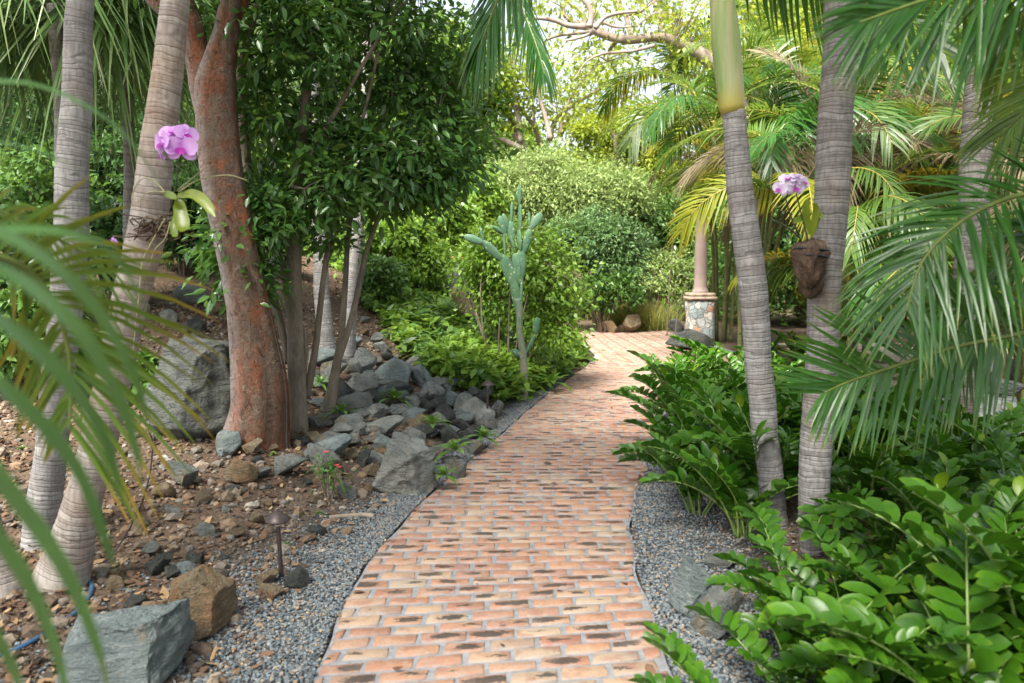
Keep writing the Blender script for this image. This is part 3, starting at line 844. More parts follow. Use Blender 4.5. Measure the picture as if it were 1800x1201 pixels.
# ------------------------------------------------------------------ frond library (base at the origin, heading +X)
def frond_mesh(name, Lr, e0, e1, n, L, W, mats, droop=.3, vee=18, pw=1.3, twist=0.0, rr=(.014, .003), a0=72, a1=20, prof=BLADE_LOW, center=False, up=(0, 0, 1), s0=.14):
    mb = MB(); P = arch(Lr, e0, e1, 18, pw=pw, twist=twist)
    frond(mb, P, up=up, n=n, L=L, W=W, droop=droop, vee=vee, rr=rr, a0=a0, a1=a1, prof=prof, center=center, s0=s0)
    return mb.mesh(name, mats)
FR = {}
for nm, lm, rm in (('areca', 'areca', 'rachis_yel'), ('dark', 'areca_dark', 'rachis'), ('yellow', 'areca_yellow', 'rachis_yel'), ('dry', 'dry_frond', 'rachis_brown')):
    FR[nm] = [frond_mesh('frond', Lr, e0, e1, n, L, .034, [M[lm], M[rm]], droop=dr, vee=v, twist=tw, pw=pw, up=(0.0, tl, 1))
              for Lr, e0, e1, n, L, dr, v, tw, pw, tl in ((1.9, 68, -35, 42, .52, .35, 22, .2, 1.3, .1), (2.1, 55, -60, 44, .55, .45, 14, -.25, 1.2, -.25), (1.7, 78, 5, 40, .48, .25, 28, .1, 1.5, .2), (2.0, 42, -72, 44, .55, .5, 8, .3, 1.1, .35), (2.2, 62, -80, 46, .5, .55, 5, -.1, 1.15, 0))]

def q_az(az, roll=0.0):
    return Quaternion((0, 0, 1), az) @ Quaternion((1, 0, 0), roll)

def crown_fronds(root, top, n, kinds, scale=1.0, az0=0.0, lib=None, old=.0, name='frond', spread=1.0, az_range=None):
    """n fronds around a stem top given relative to root"""
    for i in range(n):
        az = az0 + i * 2.39996 + RNG.normal(0, .15) if az_range is None else az_range[0] + (az_range[1] - az_range[0]) * (i + .5) / n + RNG.normal(0, .1)
        kd = kinds[int(RNG.integers(len(kinds)))]
        if RNG.random() < old: kd = random.choice(['yellow', 'dry', 'yellow'])
        k = int(RNG.integers(5)) if lib is None else lib[i % len(lib)]
        pitch = RNG.normal(0, .12)
        q = Quaternion((0, 0, 1), az) @ Quaternion((0, 1, 0), pitch) @ Quaternion((1, 0, 0), RNG.normal(0, .3))
        put(name, FR[kd][k], root, top, q, scale * RNG.uniform(.85, 1.12))

def ringed_trunk(P, rad, ring=.022, segs=22, seed=0, n=None, flare=None):
    """a palm stem whose radius steps at every leaf scar"""
    mb = MB()
    ln = float(np.sum(np.linalg.norm(np.diff(np.asarray(P, float), axis=0), axis=1)))
    K = n or min(420, int(ln / .011))
    C = smooth_curve(P, K)
    rg = np.random.default_rng(seed)
    C[:, 0] += np.interp(np.linspace(0, 1, K), np.linspace(0, 1, 14), rg.normal(0, .006, 14)); C[:, 1] += np.interp(np.linspace(0, 1, K), np.linspace(0, 1, 14), rg.normal(0, .006, 14))
    r = np.interp(np.linspace(0, 1, K), np.linspace(0, 1, len(rad)), rad)
    s = np.linspace(0, ln, K)
    edges = np.cumsum(rg.uniform(.6, 1.5, int(ln / ring) + 20) * ring)
    idx = np.searchsorted(edges, s)
    ph = (s - np.where(idx > 0, edges[np.maximum(idx - 1, 0)], 0)) / np.maximum(np.diff(np.concatenate([[0], edges]))[np.minimum(idx, len(edges) - 1)], 1e-4)
    step = 1 + .028 * (1 - ph) * rg.uniform(.3, 1.3, len(edges) + 1)[np.minimum(idx, len(edges))]
    th = np.linspace(0, 2 * PI, segs, endpoint=False)
    fl = 1 + .012 * np.sin(th * 3 + 1)[None] + .01 * np.sin(th[None] * 5 + s[:, None] * 2)
    tube(mb, C, r * step, segs, r=rg.random(), flute=fl)
    return mb

def pxpath(pts, Y):
    """(px, py, width px) rows seen at depth Y (a number or a list) -> centre line and radii"""
    Ys = np.broadcast_to(np.asarray(Y, float), (len(pts),)) if np.ndim(Y) == 0 else np.interp(np.linspace(0, 1, len(pts)), np.linspace(0, 1, len(Y)), Y)
    P = np.array([at(p[0], p[1], y) for p, y in zip(pts, Ys)])
    return P, np.array([p[2] * .5 * m_per_px(y) for p, y in zip(pts, Ys)])

def palm(label, pts, Y, mat, seed, crown=None, name='palm_tree', group=None, ring=.022, extend=0.0, shaft=None, kinds=('dark',), nf=9, scale=1.0, sink=.12, az0=0.0, cat='palm tree'):
    P, rad = pxpath(pts, Y)
    P = np.vstack([P[0] - (P[1] - P[0]) / np.linalg.norm(P[1] - P[0]) * sink, P]); rad = np.concatenate([[rad[0] * 1.1], rad])
    if extend:
        d = unit(P[-1] - P[-3]); P = np.vstack([P, P[-1] + d * extend * .5, P[-1] + d * extend + (0, 0, .1)]); rad = np.concatenate([rad, [rad[-1] * .97, rad[-1] * .92]])
    root = thing(name, label, cat, P[1], group)
    # cumulative-length spaced radii
    cl = np.concatenate([[0], np.cumsum(np.linalg.norm(np.diff(P, axis=0), axis=1))]); cl /= cl[-1]
    rr = np.interp(np.linspace(0, 1, 60), cl, rad)
    Pe = np.stack([np.interp(np.linspace(0, 1, 40), cl, P[:, k]) for k in range(3)], -1)
    ringed_trunk(Pe, rr, ring, 24, seed).build('trunk', M[mat], root)
    top = P[-1] - P[1]
    if shaft:
        d = unit(P[-1] - P[-3]); r0 = rad[-1]
        C = np.array([P[-1] - d * .01 + d * shaft * t for t in np.linspace(0, 1, 26)])
        mb = MB()
        rs = r0 * np.interp(np.linspace(0, 1, 26), [0, .02, .1, .45, .8, 1], [1.0, 1.1, 1.16, 1.22, .95, .62])
        th = np.linspace(0, 2 * PI, 24, endpoint=False)
        fl = 1 + .13 * np.exp(-((np.mod(th - 5.6 + PI, 2 * PI) - PI) / .5) ** 2)[None] * np.interp(np.linspace(0, 1, 26), [0, .25, .6, 1], [0, .7, 1, .6])[:, None]
        tube(mb, C, rs, 24, flute=fl)
        mb.build('crownshaft', M['shaft'], root)
        top = C[-1] - d * .1 - P[1]
    if nf:
        crown_fronds(root, top, nf, kinds, scale, az0)
    return root, P, rad

# the two leaning palms by the camera, and the stump of a third
pl1 = [(72, 985, 66), (76, 930, 58), (83, 867, 55), (89, 800, 51), (98, 700, 50), (110, 600, 51), (117, 533, 53), (121, 480, 54), (127, 400, 54), (129, 330, 52), (133, 200, 48), (137, 100, 45), (140, 0, 41), (142, -120, 39)]
palm('upright pale grey ringed palm trunk, standing just behind the leaning palm', pl1, 3.95, 'palm_grey', 3, extend=1.3, shaft=.7, nf=9, group=None)
pl2 = [(92, 1062, 108), (112, 1000, 88), (130, 930, 68), (158, 833, 58), (182, 733, 60), (203, 660, 58), (218, 600, 58), (227, 540, 57), (244, 470, 60), (262, 400, 62), (270, 330, 58), (278, 250, 55), (290, 170, 51), (301, 100, 48), (310, 0, 45), (318, -120, 43)]
_, PALM2, RAD2 = palm('tan ringed palm trunk leaning towards the path with a pink orchid tied on', pl2, 3.4, 'palm_tan', 4, extend=1.2, shaft=.7, nf=9, ring=.024)
pl3 = [(6, 1085, 80), (-8, 1000, 62), (-40, 880, 54), (-110, 700, 50), (-190, 480, 46), (-270, 200, 42)]
palm('stump like palm base with brown roots at the edge beside the blue hose', pl3, 3.3, 'palm_tan', 6, extend=.6, nf=0)
# the two slim palms on the zz plant side
pr1 = [(1370, 965, 50), (1366, 930, 45), (1358, 850, 44), (1350, 780, 45), (1340, 700, 46), (1330, 600, 46), (1320, 500, 48), (1310, 420, 47), (1300, 330, 44), (1292, 250, 40), (1287, 196, 38)]
SLIM, _, _ = palm('slim grey palm with a smooth green and cream crownshaft, beside the path', pr1, 4.15, 'palm_grey', 8, shaft=.85, nf=6, kinds=('dark', 'areca'), scale=1.0, ring=.017, az0=.4)
pr2 = [(1437, 1040, 60), (1434, 1000, 51), (1430, 930, 51), (1434, 850, 53), (1436, 780, 55), (1440, 700, 55), (1443, 620, 53), (1445, 550, 52), (1455, 440, 58), (1461, 350, 57), (1464, 280, 58), (1468, 200, 56), (1476, 110, 56), (1484, 0, 60), (1492, -120, 60)]
_, PALMR, RADR = palm('dark brown ringed palm trunk carrying a white orchid in a husk basket', pr2, 3.75, 'palm_dark', 9, extend=1.2, shaft=.7, nf=9, kinds=('dark', 'areca'), ring=.019, az0=2.0)
pr3 = [(1690, 700, 52), (1700, 520, 48), (1708, 400, 46), (1718, 250, 48), (1728, 120, 48), (1738, 0, 48), (1745, -100, 47)]
palm('dark palm trunk standing behind the big drooping fronds near the terrace', pr3, 6.4, 'palm_fibre', 12, extend=1.4, shaft=.7, nf=8, kinds=('areca', 'dark'), ring=.02)

# pale straight palm trunks behind the multi stemmed tree
def ground_palm(label, pts, mat, seed, nf=8, **k):
    g = gnd(pts[0][0], pts[0][1])
    return palm(label, pts, g[1], mat, seed, nf=nf, **k)
PALE, _, _ = ground_palm('pale palm trunk right behind the multi stemmed tree', [(573, 622, 36), (570, 590, 30), (565, 500, 26), (560, 400, 25), (556, 300, 24), (548, 150, 24), (540, 0, 23), (532, -150, 22)], 'palm_grey', 21, extend=.4, nf=7, kinds=('dark',))
ground_palm('whitish palm trunk behind the thin leaning stem of the multi stemmed tree', [(608, 640, 40), (612, 600, 28), (618, 520, 23), (625, 450, 21), (632, 350, 20), (640, 200, 19), (648, 60, 18), (655, -100, 18)], 'palm_grey', 22, extend=.3, nf=7, kinds=('dark', 'areca'))

# ------------------------------------------------------------------ near fronds that reach in from palms outside the frame
def near_palm(label, base, name='areca_palm', group=None):
    return thing(name, label, 'palm', base, group)
def px_frond(root, pts, Ys, n, L, W, mats, name='frond', K=26, up=(0, 0, 1), center=True, **kw):
    P = np.array([at(p[0], p[1], y) for p, y in zip(pts, np.interp(np.linspace(0, 1, len(pts)), np.linspace(0, 1, len(Ys)), Ys))])
    C = smooth_curve(P, K)
    mb = MB()
    frond(mb, C, up=up, n=n, L=L, W=W, prof=BLADE, center=center, **kw)
    return mb.build(name, mats, root)
lp = near_palm('young palm whose orange tipped frond hangs in front of the leaning trunks', (-1.75, .9, .03))
mb = MB()
for dx, dy in ((0, 0), (.09, .05), (-.05, .1)):
    tube(mb, np.array([(-1.75 + dx, .9 + dy, 0), (-1.72 + dx, .95 + dy, .5), (-1.66 + dx, 1.0 + dy, 1.0)]), [.035, .03, .025], 10)
mb.build('cane', M['palm_green'], lp)
px_frond(lp, [(-560, 560), (-330, 470), (-130, 430), (10, 455), (75, 500), (112, 580), (125, 660), (122, 760)], [1.05, 1.25, 1.4, 1.5, 1.5], 38, .33, .014, [M['old_frond'], M['rachis']], a0=82, a1=38, droop=.42, vee=6, rr=(.009, .003), s0=.30, both=(1, 0), up=(.25, -1.0, .35), lenp=([0, .15, .4, .7, 1], [.5, .75, 1, .8, .62]))
px_frond(lp, [(-560, 560), (-330, 470), (-130, 430), (10, 455), (75, 500), (112, 580), (125, 660), (122, 760)], [1.06, 1.26, 1.41, 1.51, 1.51], 22, .15, .014, [M['old_frond'], M['rachis']], a0=62, a1=30, droop=.5, vee=6, rr=(.008, .003), s0=.45, both=(0, 1), up=(.25, -1.0, .35))
px_frond(lp, [(-500, 500), (-300, 330), (-100, 330), (60, 400), (200, 470)], [1.1, 1.4, 1.7, 1.9], 24, .28, .014, [M['areca'], M['rachis']], a0=70, a1=25, droop=.35, vee=10, rr=(.008, .003), s0=.2, up=(.1, -.8, .6))
# blurred pale leaflets right in front of the lens: one frond of the neighbouring palm
np_ = near_palm('palm very close to the camera whose broad pale leaflets sweep across the corner', (-.62, .05, .03))
mb = MB()
tube(mb, np.array([(-.62, .05, 0), (-.63, .08, .6), (-.62, .12, 1.15)]), [.03, .027, .022], 10)
mb.build('cane', M['palm_green'], np_)
def near_leaf(mb, pts, Ys, W, nrm=(0.15, -.8, .6)):
    W = W * .7
    P = smooth_curve([at(p[0], p[1], y) for p, y in zip(pts, np.interp(np.linspace(0, 1, len(pts)), np.linspace(0, 1, len(Ys)), Ys))], 22)
    T = unit(np.gradient(P, axis=0)); nn = np.asarray(nrm, float)
    S = unit(np.cross(T, nn)); N2 = np.cross(S, T)
    w = W * .5 * np.interp(np.linspace(0, 1, 22), [0, .1, .45, .8, 1], [.5, .85, 1, .6, .05])[:, None]
    V = np.stack([P - S * w + N2 * w * .35, P, P + S * w + N2 * w * .35], 1)
    c = np.ones((22, 3, 4)); c[..., 0] = RNG.random(); c[..., 1] = np.linspace(0, 1, 22)[:, None]
    i = np.arange(21)[:, None] * 3 + np.arange(2)[None]
    mb.add(V.reshape(-1, 3), q=np.stack([i, i + 1, i + 4, i + 3], -1).reshape(-1, 4), c=c.reshape(-1, 4))
mb = MB()
rach = smooth_curve([(-.62, .12, 1.15), (-.60, .28, 1.38), (-.57, .42, 1.50), (-.53, .55, 1.46), (-.50, .66, 1.33), (-.48, .73, 1.15)], 20)
tube(mb, rach, np.linspace(.007, .003, 20), 7, m=1)
for pts, Ys, W in (
        ([(-230, 330), (-60, 395), (110, 410), (200, 450), (262, 550)], (.60, .82), .014),
        ([(-230, 380), (-40, 395), (110, 480), (200, 590), (250, 700), (262, 790)], (.56, .80), .018),
        ([(-230, 480), (-20, 470), (120, 560), (200, 680), (240, 790), (252, 860)], (.58, .78), .020),
        ([(-230, 560), (-60, 540), (60, 610), (150, 710), (200, 810), (215, 900)], (.56, .74), .020),
        ([(-230, 650), (-60, 640), (60, 730), (140, 830), (190, 960), (205, 1010)], (.55, .72), .019),
        ([(-230, 740), (-60, 780), (40, 890), (120, 1010), (170, 1130), (195, 1230)], (.54, .70), .021),
        ([(-230, 880), (-80, 880), (10, 960), (70, 1060), (110, 1180), (125, 1270)], (.54, .68), .019),
        ([(-230, 1000), (-90, 1000), (-20, 1090), (30, 1190), (50, 1290)], (.54, .66), .017),
        ([(-230, 240), (-80, 160), (60, 150), (200, 220), (290, 330)], (.8, 1.1), .013),
        ([(-230, 330), (-80, 250), (40, 260), (150, 300)], (.75, 1.0), .014)):
    near_leaf(mb, pts, Ys, W)
mb.build('frond', [M['near_frond'], M['rachis']], np_)

# fronds of the areca palms standing just outside the frame on the zz plant side
rp = near_palm('palm at the frame edge with long dark fronds drooping over the zz plants', (3.55, 3.0, .1))
mb = MB()
for dx, dy, h in ((0, 0, 1.3), (.16, .1, 1.6), (.05, -.14, 1.0), (.22, -.06, 1.8)):
    tube(mb, np.array([(3.55 + dx, 3.0 + dy, 0), (3.5 + dx, 3.02 + dy, h * .5), (3.42 + dx, 3.0 + dy, h)]), [.05, .042, .034], 12)
mb.build('cane', M['palm_green'], rp)
DK = [M['areca_dark'], M['rachis']]
px_frond(rp, [(2120, 560), (1960, 540), (1800, 585), (1680, 610), (1570, 645), (1490, 672), (1450, 690)], [3.1, 2.95, 2.85, 2.8], 72, .31, .019, DK, a0=66, a1=24, droop=.30, vee=4, jit=.1, rr=(.014, .003), s0=.16, both=(1, 0), up=(-.1, -1.0, .25))
px_frond(rp, [(2120, 560), (1960, 540), (1800, 585), (1680, 610), (1570, 645), (1490, 672), (1450, 690)], [3.11, 2.96, 2.86, 2.81], 58, .46, .020, DK, a0=66, a1=24, droop=.05, vee=16, jit=.1, rr=(.012, .003), s0=.16, both=(0, 1), up=(-.1, -1.0, .25))
px_frond(rp, [(2180, 440), (2040, 340), (1900, 335), (1785, 345), (1690, 390), (1622, 460), (1592, 550)], [3.0, 2.75, 2.6, 2.55], 66, .42, .018, DK, a0=72, a1=24, droop=.34, vee=8, jit=.13, rr=(.014, .003), s0=.16, up=(-.25, -.75, .6))
px_frond(rp, [(2140, 480), (1980, 380), (1840, 420), (1760, 470), (1690, 560), (1650, 640)], [2.9, 2.9, 3.2, 3.4], 56, .42, .019, DK, a0=70, a1=24, droop=.4, vee=10, rr=(.013, .003), s0=.2, up=(-.2, -.6, .75))
rp2 = near_palm('palm beyond the top corner whose fronds hang across the dark ringed trunk', (3.3, 2.2, .1))
mb = MB()
for dx, dy in ((0, 0), (.15, .12)):
    tube(mb, np.array([(3.3 + dx, 2.2 + dy, 0), (3.25 + dx, 2.2 + dy, 1.6), (3.1 + dx, 2.2 + dy, 3.3)]), [.06, .05, .04], 12); crown_fronds(rp2, np.array([3.1 + dx, 2.2 + dy, 3.25]) - np.array(rp2.location), 7, ['dark', 'areca'], .8, dx * 9)  # unseen crown fronds above the frame, added to shade the front bed
mb.build('cane', M['palm_green'], rp2)
px_frond(rp2, [(2500, -300), (2150, -230), (1960, -140), (1820, -75), (1700, -25), (1590, 12), (1510, 40)], [2.25, 2.15, 2.1], 66, .34, .014, DK, a0=50, a1=20, jit=.13, droop=.3, vee=6, rr=(.014, .003), s0=.2, up=(-.3, -1.0, .1))
px_frond(rp2, [(2500, -300), (2180, -330), (1990, -260), (1880, -160), (1815, -40), (1790, 60)], [2.3, 2.4, 2.6], 48, .34, .015, DK, a0=58, a1=22, jit=.12, droop=.4, vee=6, rr=(.014, .003), s0=.2, up=(-.6, -.8, .2))
px_frond(rp2, [(2500, -300), (2200, -20), (1980, 60), (1850, 150), (1760, 240)], [2.3, 2.5, 2.8, 3.0], 46, .40, .018, [M['areca'], M['rachis']], a0=62, a1=22, droop=.35, vee=6, rr=(.013, .003), s0=.2, up=(-.5, -.8, .3))
# two fronds hanging from palm crowns above the frame into the gap of bright sky
px_frond(SLIM, [(1277, -190), (1150, -330), (1010, -270), (930, -140), (886, -30), (856, 50), (838, 95)], [4.15, 4.1, 4.2, 4.3], 60, .34, .022, DK, a0=56, a1=12, droop=.6, vee=4, rr=(.016, .004), s0=.3, up=(-.5, -.8, .45))
px_frond(PALE, [(532, -160), (680, -300), (820, -200), (895, -45), (930, 45), (948, 95), (957, 130)], [8.6, 8.0, 7.4, 7.0], 64, .42, .030, DK, a0=44, a1=12, droop=.7, vee=4, rr=(.018, .004), s0=.2, up=(.4, -.8, .45))

# ------------------------------------------------------------------ areca palm clumps beyond the zz plants
def areca(label, x, y, canes, nf, kinds, h0, h1, scale=1.0, old=.12, lean=.35, az0=0.0):
    root = thing('areca_palm', label, 'palm', (x, y, hgt(x, y)))
    for i in range(canes):
        a = az0 + i * 2.39996; h = h0 + (h1 - h0) * ((i * .618) % 1); rr_ = .08 + .16 * (i / canes)
        b = np.array([math.cos(a) * rr_, math.sin(a) * rr_, -.1]); t = b + (math.cos(a) * lean * h * .45, math.sin(a) * lean * h * .45, h + .1)
        mid = (b + t) / 2 + (math.cos(a) * -.05 * h, math.sin(a) * -.05 * h, .05)
        P = smooth_curve([b, mid, t], 24) + np.asarray(root.location)
        mb = MB(); tube(mb, P, np.linspace(.042, .028, 24) * (1 + .12 * (np.arange(24) % 3 == 0)), 9, r=RNG.random())
        mb.build('cane', M['palm_green'], root)
        crown_fronds(root, t, nf, kinds, scale, a, old=old)
    return root
areca('tall areca palm whose fronds arch towards the gap of sky over the pedestal', 4.15, 12.8, 6, 7, ['areca', 'areca', 'dark'], 3.1, 4.8, 1.05, .0)
areca('yellowing areca palm hanging around the column top behind the slim palm', 5.2, 15.6, 5, 7, ['areca', 'yellow', 'yellow', 'dark'], 2.9, 4.2, 1.05, .35)
areca('areca palm with green canes between the slim palm and the orchid palm', 4.5, 10.4, 6, 7, ['areca', 'dark', 'areca'], 1.3, 4.0, 1.0, .15)
areca('areca palm right behind the dark orchid palm with many dry fronds', 5.3, 11.6, 6, 7, ['areca', 'dark', 'dark', 'dry'], 2.2, 4.6, 1.05, .2)
areca('bushy areca palm at the plaza end of the terrace with yellow lower fronds', 7.0, 12.4, 6, 7, ['areca', 'areca', 'dark'], 2.0, 4.4, 1.05, .2)
areca('areca palm with old brown fronds on the terrace side behind the dark trunk', 7.3, 10.2, 5, 7, ['dark', 'areca', 'dry'], 1.8, 3.8, 1.0, .25)
areca('tall dense areca palm far behind the orchid palm filling the upper gap', 6.8, 15.5, 6, 7, ['areca', 'areca', 'yellow'], 3.4, 6.6, 1.15, .15)
areca('tall areca palm farthest along the terrace beside the frame edge', 10.8, 15.5, 6, 7, ['areca', 'dark'], 2.8, 6.2, 1.15, .15)
areca('very tall areca palm behind the pedestal with light green arching fronds', 5.0, 17.6, 6, 7, ['areca', 'areca', 'dark'], 4.6, 7.2, 1.25, .1)
areca('low areca palm beside the dark palm trunk over the terrace edge', 5.9, 8.6, 5, 6, ['dark', 'areca'], .5, 1.9, .85, .15)
# ------------------------------------------------------------------ zz plants
M['zz'] = leaf_mat('glossy_zz_leaflet', (.016, .070, .004), (.060, .162, .008), tip=(.14, .22, .015), tip_at=(.65, 1.0), tip_amt=.55, old=(.15, .24, .012), old_at=.965, rough=.36, spec=.34, trans=.2, tcol=(.12, .34, .02), var=.4)
M['zz_stalk'] = plain_mat('zz_stalk', (.16, .24, .06), .45, .4, nscale=25)
ZZP = [(0, .14), (.12, .55), (.3, .9), (.52, 1.0), (.75, .85), (.9, .5), (1, .06)]
def zz_frond(Lr, e0, e1, n, L, W, twist=0.0, open_=38, close=1.0):
    mb = MB(); P = arch(Lr, e0, e1, 16, pw=1.2, twist=twist); K = 16
    T = unit(np.gradient(P, axis=0)); S = unit(np.cross(T, (0.001, 0.0, 1.0))); N_ = np.cross(S, T)
    tube(mb, P, np.interp(np.linspace(0, 1, K), [0, .3, 1], [.009, .0065, .003]), 7, m=1)
    for sg in (-1, 1):
        s = .22 + .76 * (np.arange(n) + (.25 if sg > 0 else .6)) / n
        u = np.clip(s, 0, 1) * (K - 1); ip = lambda A: np.stack([np.interp(u, np.arange(K), A[:, k]) for k in range(3)], -1)
        p, t, sd, nm = ip(P), unit(ip(T)), unit(ip(S)), unit(ip(N_))
        f = (s - .22) / .76
        a = np.radians(np.interp(f, [0, .6, 1], [78, 62, 22])) + RNG.normal(0, .09, n); v = np.radians(open_) + RNG.normal(0, .18, n)
        d = t * np.cos(a)[:, None] + (sd * sg * np.cos(v)[:, None] + nm * np.sin(v)[:, None]) * np.sin(a)[:, None]
        nn = nm * np.cos(v)[:, None] - sd * sg * np.sin(v)[:, None] * .8 + t * .35 + RNG.normal(0, .12, (n, 3))
        ln = L * np.interp(f, [0, .25, .7, 1], [.62, 1, 1, .72]) * RNG.uniform(.88, 1.1, n)
        strips(mb, p + d * .004, d, nn, ln, W * np.interp(f, [0, .3, 1], [.9, 1, .75]) * RNG.uniform(.9, 1.1, n), ZZP, bend=-nn * .18 + (0, 0, -.06), fold=.28)
    return mb.mesh('frond', [M['zz'], M['zz_stalk']])
ZZ = [zz_frond(*a) for a in ((.72, 82, 30, 11, .13, .064), (.80, 74, 5, 12, .135, .064, .2), (.66, 66, -12, 11, .13, .062, -.25), (.60, 86, 50, 10, .12, .062), (.86, 70, 12, 13, .135, .060, -.15), (.74, 58, -22, 11, .125, .060, .3))]
def zz(label, x, y, n, scale, group=None, az=None, tall=0, lean=None):
    root = thing('zz_plant', label, 'zz plant', (x, y, hgt(x, y) - .01), group)
    for i in range(n):
        a = RNG.uniform(0, 6.28) + i * 2.39996 if lean is None or i % 3 else lean + RNG.normal(0, .5)
        k = int(RNG.integers(6)) if i > 2 else (0, 3, 4)[i]
        q = Quaternion((0, 0, 1), a) @ Quaternion((0, 1, 0), RNG.normal(0, .16)) @ Quaternion((1, 0, 0), RNG.normal(0, .15))
        put('frond', ZZ[k], root, (math.cos(a) * .05 * RNG.random(), math.sin(a) * .05, 0), q, scale * RNG.uniform(.8, 1.15))
    return root
def zz_at(label, px, py, n, scale, **k):
    g = gnd(px, py); return zz(label, g[0], g[1], n, scale, **k)
# named ones first
zz_at('zz plant reaching farthest over the brick path, stems leaning over the bricks', 1185, 745, 15, 1.05, lean=PI)
zz_at('bushy zz plant overhanging the gravel just below the path overhang', 1205, 850, 13, .95, lean=PI)
zz_at('small zz plant with yellowing leaflets at the gravel edge', 1225, 905, 10, .8, lean=PI)
zz_at('zz plant with broad ridged fronds beside the foot of the slim palm', 1310, 945, 11, .9, lean=PI * .9)
zz_at('zz plant directly in front of the two slim palm trunks', 1490, 1150, 13, .66)
zz_at('zz plant with a single large two leaflet frond near the bottom corner', 1790, 1215, 12, 1.0)
g1 = 'zz plants in the dense bed behind the slim palm'
for px, py in [(1215, 700), (1262, 690), (1305, 700), (1352, 690), (1400, 690), (1350, 655), (1410, 650), (1245, 760), (1300, 770), (1285, 840), (1265, 800), (1330, 800), (1400, 770), (1410, 830), (1325, 870), (1480, 820), (1345, 905), (1290, 880), (1540, 830), (1600, 850), (1500, 870), (1200, 790), (1180, 700)]:
    zz_at('dense glossy zz plant in the bed behind the slim grey palm', px + RNG.normal(0, 5), py + RNG.normal(0, 4), int(RNG.integers(10, 14)), RNG.uniform(.85, 1.12), group=g1)
g2 = 'zz plants in the front corner bed'
for px, py in [(1560, 1010), (1660, 1010), (1770, 1000), (1530, 920), (1620, 915), (1720, 910), (1820, 920), (1580, 1140), (1690, 1120), (1790, 1090), (1880, 1060), (1520, 1240), (1560, 1320), (1620, 1270), (1720, 1330), (1480, 1370), (1850, 1180), (1900, 980), (1680, 860), (1780, 860), (1860, 870)]:
    zz_at('glossy zz plant in the front corner bed beside the camera', px + RNG.normal(0, 6), py + RNG.normal(0, 5), int(RNG.integers(11, 16)), RNG.uniform(.72, .98) * (.68 if px < 1640 and py > 950 else 1), group=g2)
zz_at('short zz plant arching over the upright gravel rock', 1405, 1120, 9, .6, lean=PI)
zz_at('short zz plant leaning over the gravel at the bottom of the frame', 1390, 1260, 9, .62, lean=PI * .9)
zz_at('low zz plant whose frond pokes over the bricks at the bottom edge', 1290, 1340, 6, .55, lean=PI * .9)

# ------------------------------------------------------------------ broad leaved trees and bushes
def leafset(name, c1, c2, **k):
    M[name] = leaf_mat(name, c1, c2, **k); return M[name]
leafset('dark_glossy_leaf', (.032, .10, .024), (.125, .25, .055), rough=.26, spec=.55, trans=.36, tcol=(.22, .42, .05), old=(.13, .20, .03), old_at=.93, var=.15)
leafset('mid_green_leaf', (.045, .12, .02), (.13, .24, .05), rough=.4, trans=.32, tcol=(.22, .38, .05), var=.1)
leafset('bright_green_leaf', (.085, .19, .02), (.24, .38, .05), rough=.4, trans=.36, tcol=(.36, .50, .06), var=.1)
leafset('yellow_green_leaf', (.17, .25, .02), (.38, .45, .05), rough=.45, trans=.42, tcol=(.55, .58, .05), var=.1)
leafset('silver_green_leaf', (.15, .23, .06), (.38, .48, .15), rough=.5, trans=.3, tcol=(.34, .42, .14), var=.1)
leafset('grey_green_leaf', (.065, .145, .045), (.18, .29, .10), rough=.4, trans=.28, tcol=(.18, .30, .08), var=.1)
leafset('deep_green_leaf', (.025, .075, .02), (.075, .155, .035), rough=.4, spec=.4, trans=.26, tcol=(.10, .22, .03), var=.1)  # deepest green of the leaf sets
M['red_bark'] = None
def red_bark():
    N = NM('peeling_red_bark')
    o = N.obj(); r, g, b, a = N.tint()
    v = N.scale_vec(o, (1, 1, .18))
    n1 = N.noise(v, 9.0, 7, .7, .8); n2 = N.noise(v, 4.2, 6, .65, .5); n3 = N.noise(o, 34.0, 6, .75); n4 = N.noise(o, 4.0, 6, .7, .5)
    n5 = N.noise(N.scale_vec(o, (1, 1, .6)), 16.0, 6, .7, 1.2)
    col = N.mix(N.ramp(n1, .40, .58), (.24, .080, .034), (.15, .085, .052))
    col = N.mix(N.ramp(n2, .51, .62, 0, .8), col, (.155, .115, .082))
    # above the flare the bark is greyer
    hi = N.math('ADD', N.ramp(g, .25, 1.1, -.06, .10), n4)
    col = N.mix(N.ramp(hi, .53, .64, 0, .7), col, (.125, .10, .075))
    col = N.mix(N.ramp(n5, .575, .60, 0, .75), col, (.20, .08, .04))
    col = N.mix(N.ramp(n5, .40, .37, 0, .6), col, (.27, .225, .19))
    side = N.math('SUBTRACT', 1.0, N.math('MULTIPLY', N.math('ABSOLUTE', N.math('SUBTRACT', b, .52)), 4.6), clamp=True)
    lich = N.math('MULTIPLY', N.ramp(N.math('ADD', n4, N.math('MULTIPLY', n3, .4)), .50, .64), side)
    col = N.mix(N.math('MULTIPLY', lich, .8), col, (.42, .42, .41))
    col = N.mix(N.ramp(n3, .48, .68, 0, .65), col, (.075, .035, .02))
    h = N.math('ADD', N.math('ADD', n1, N.math('MULTIPLY', n3, .7)), N.math('MULTIPLY', N.ramp(n5, .56, .61), .5))
    return N.out(N.pbr(col, .75, .25, N.bump(h, 1.0, .05)))
M['red_bark'] = red_bark()
M['smooth_bark'] = bark_mat('grey_brown_bark', (.155, .125, .09), (.24, .20, .15), (.11, .105, .085), 9, .3, .4)
M['dark_bark'] = bark_mat('dark_brown_bark', (.085, .06, .045), (.15, .115, .085), (.07, .065, .05), 7, .3)
M['pink_bark'] = bark_mat('pinkish_grey_bark', (.30, .22, .18), (.42, .34, .29), (.26, .24, .21), 5, .4, .3)

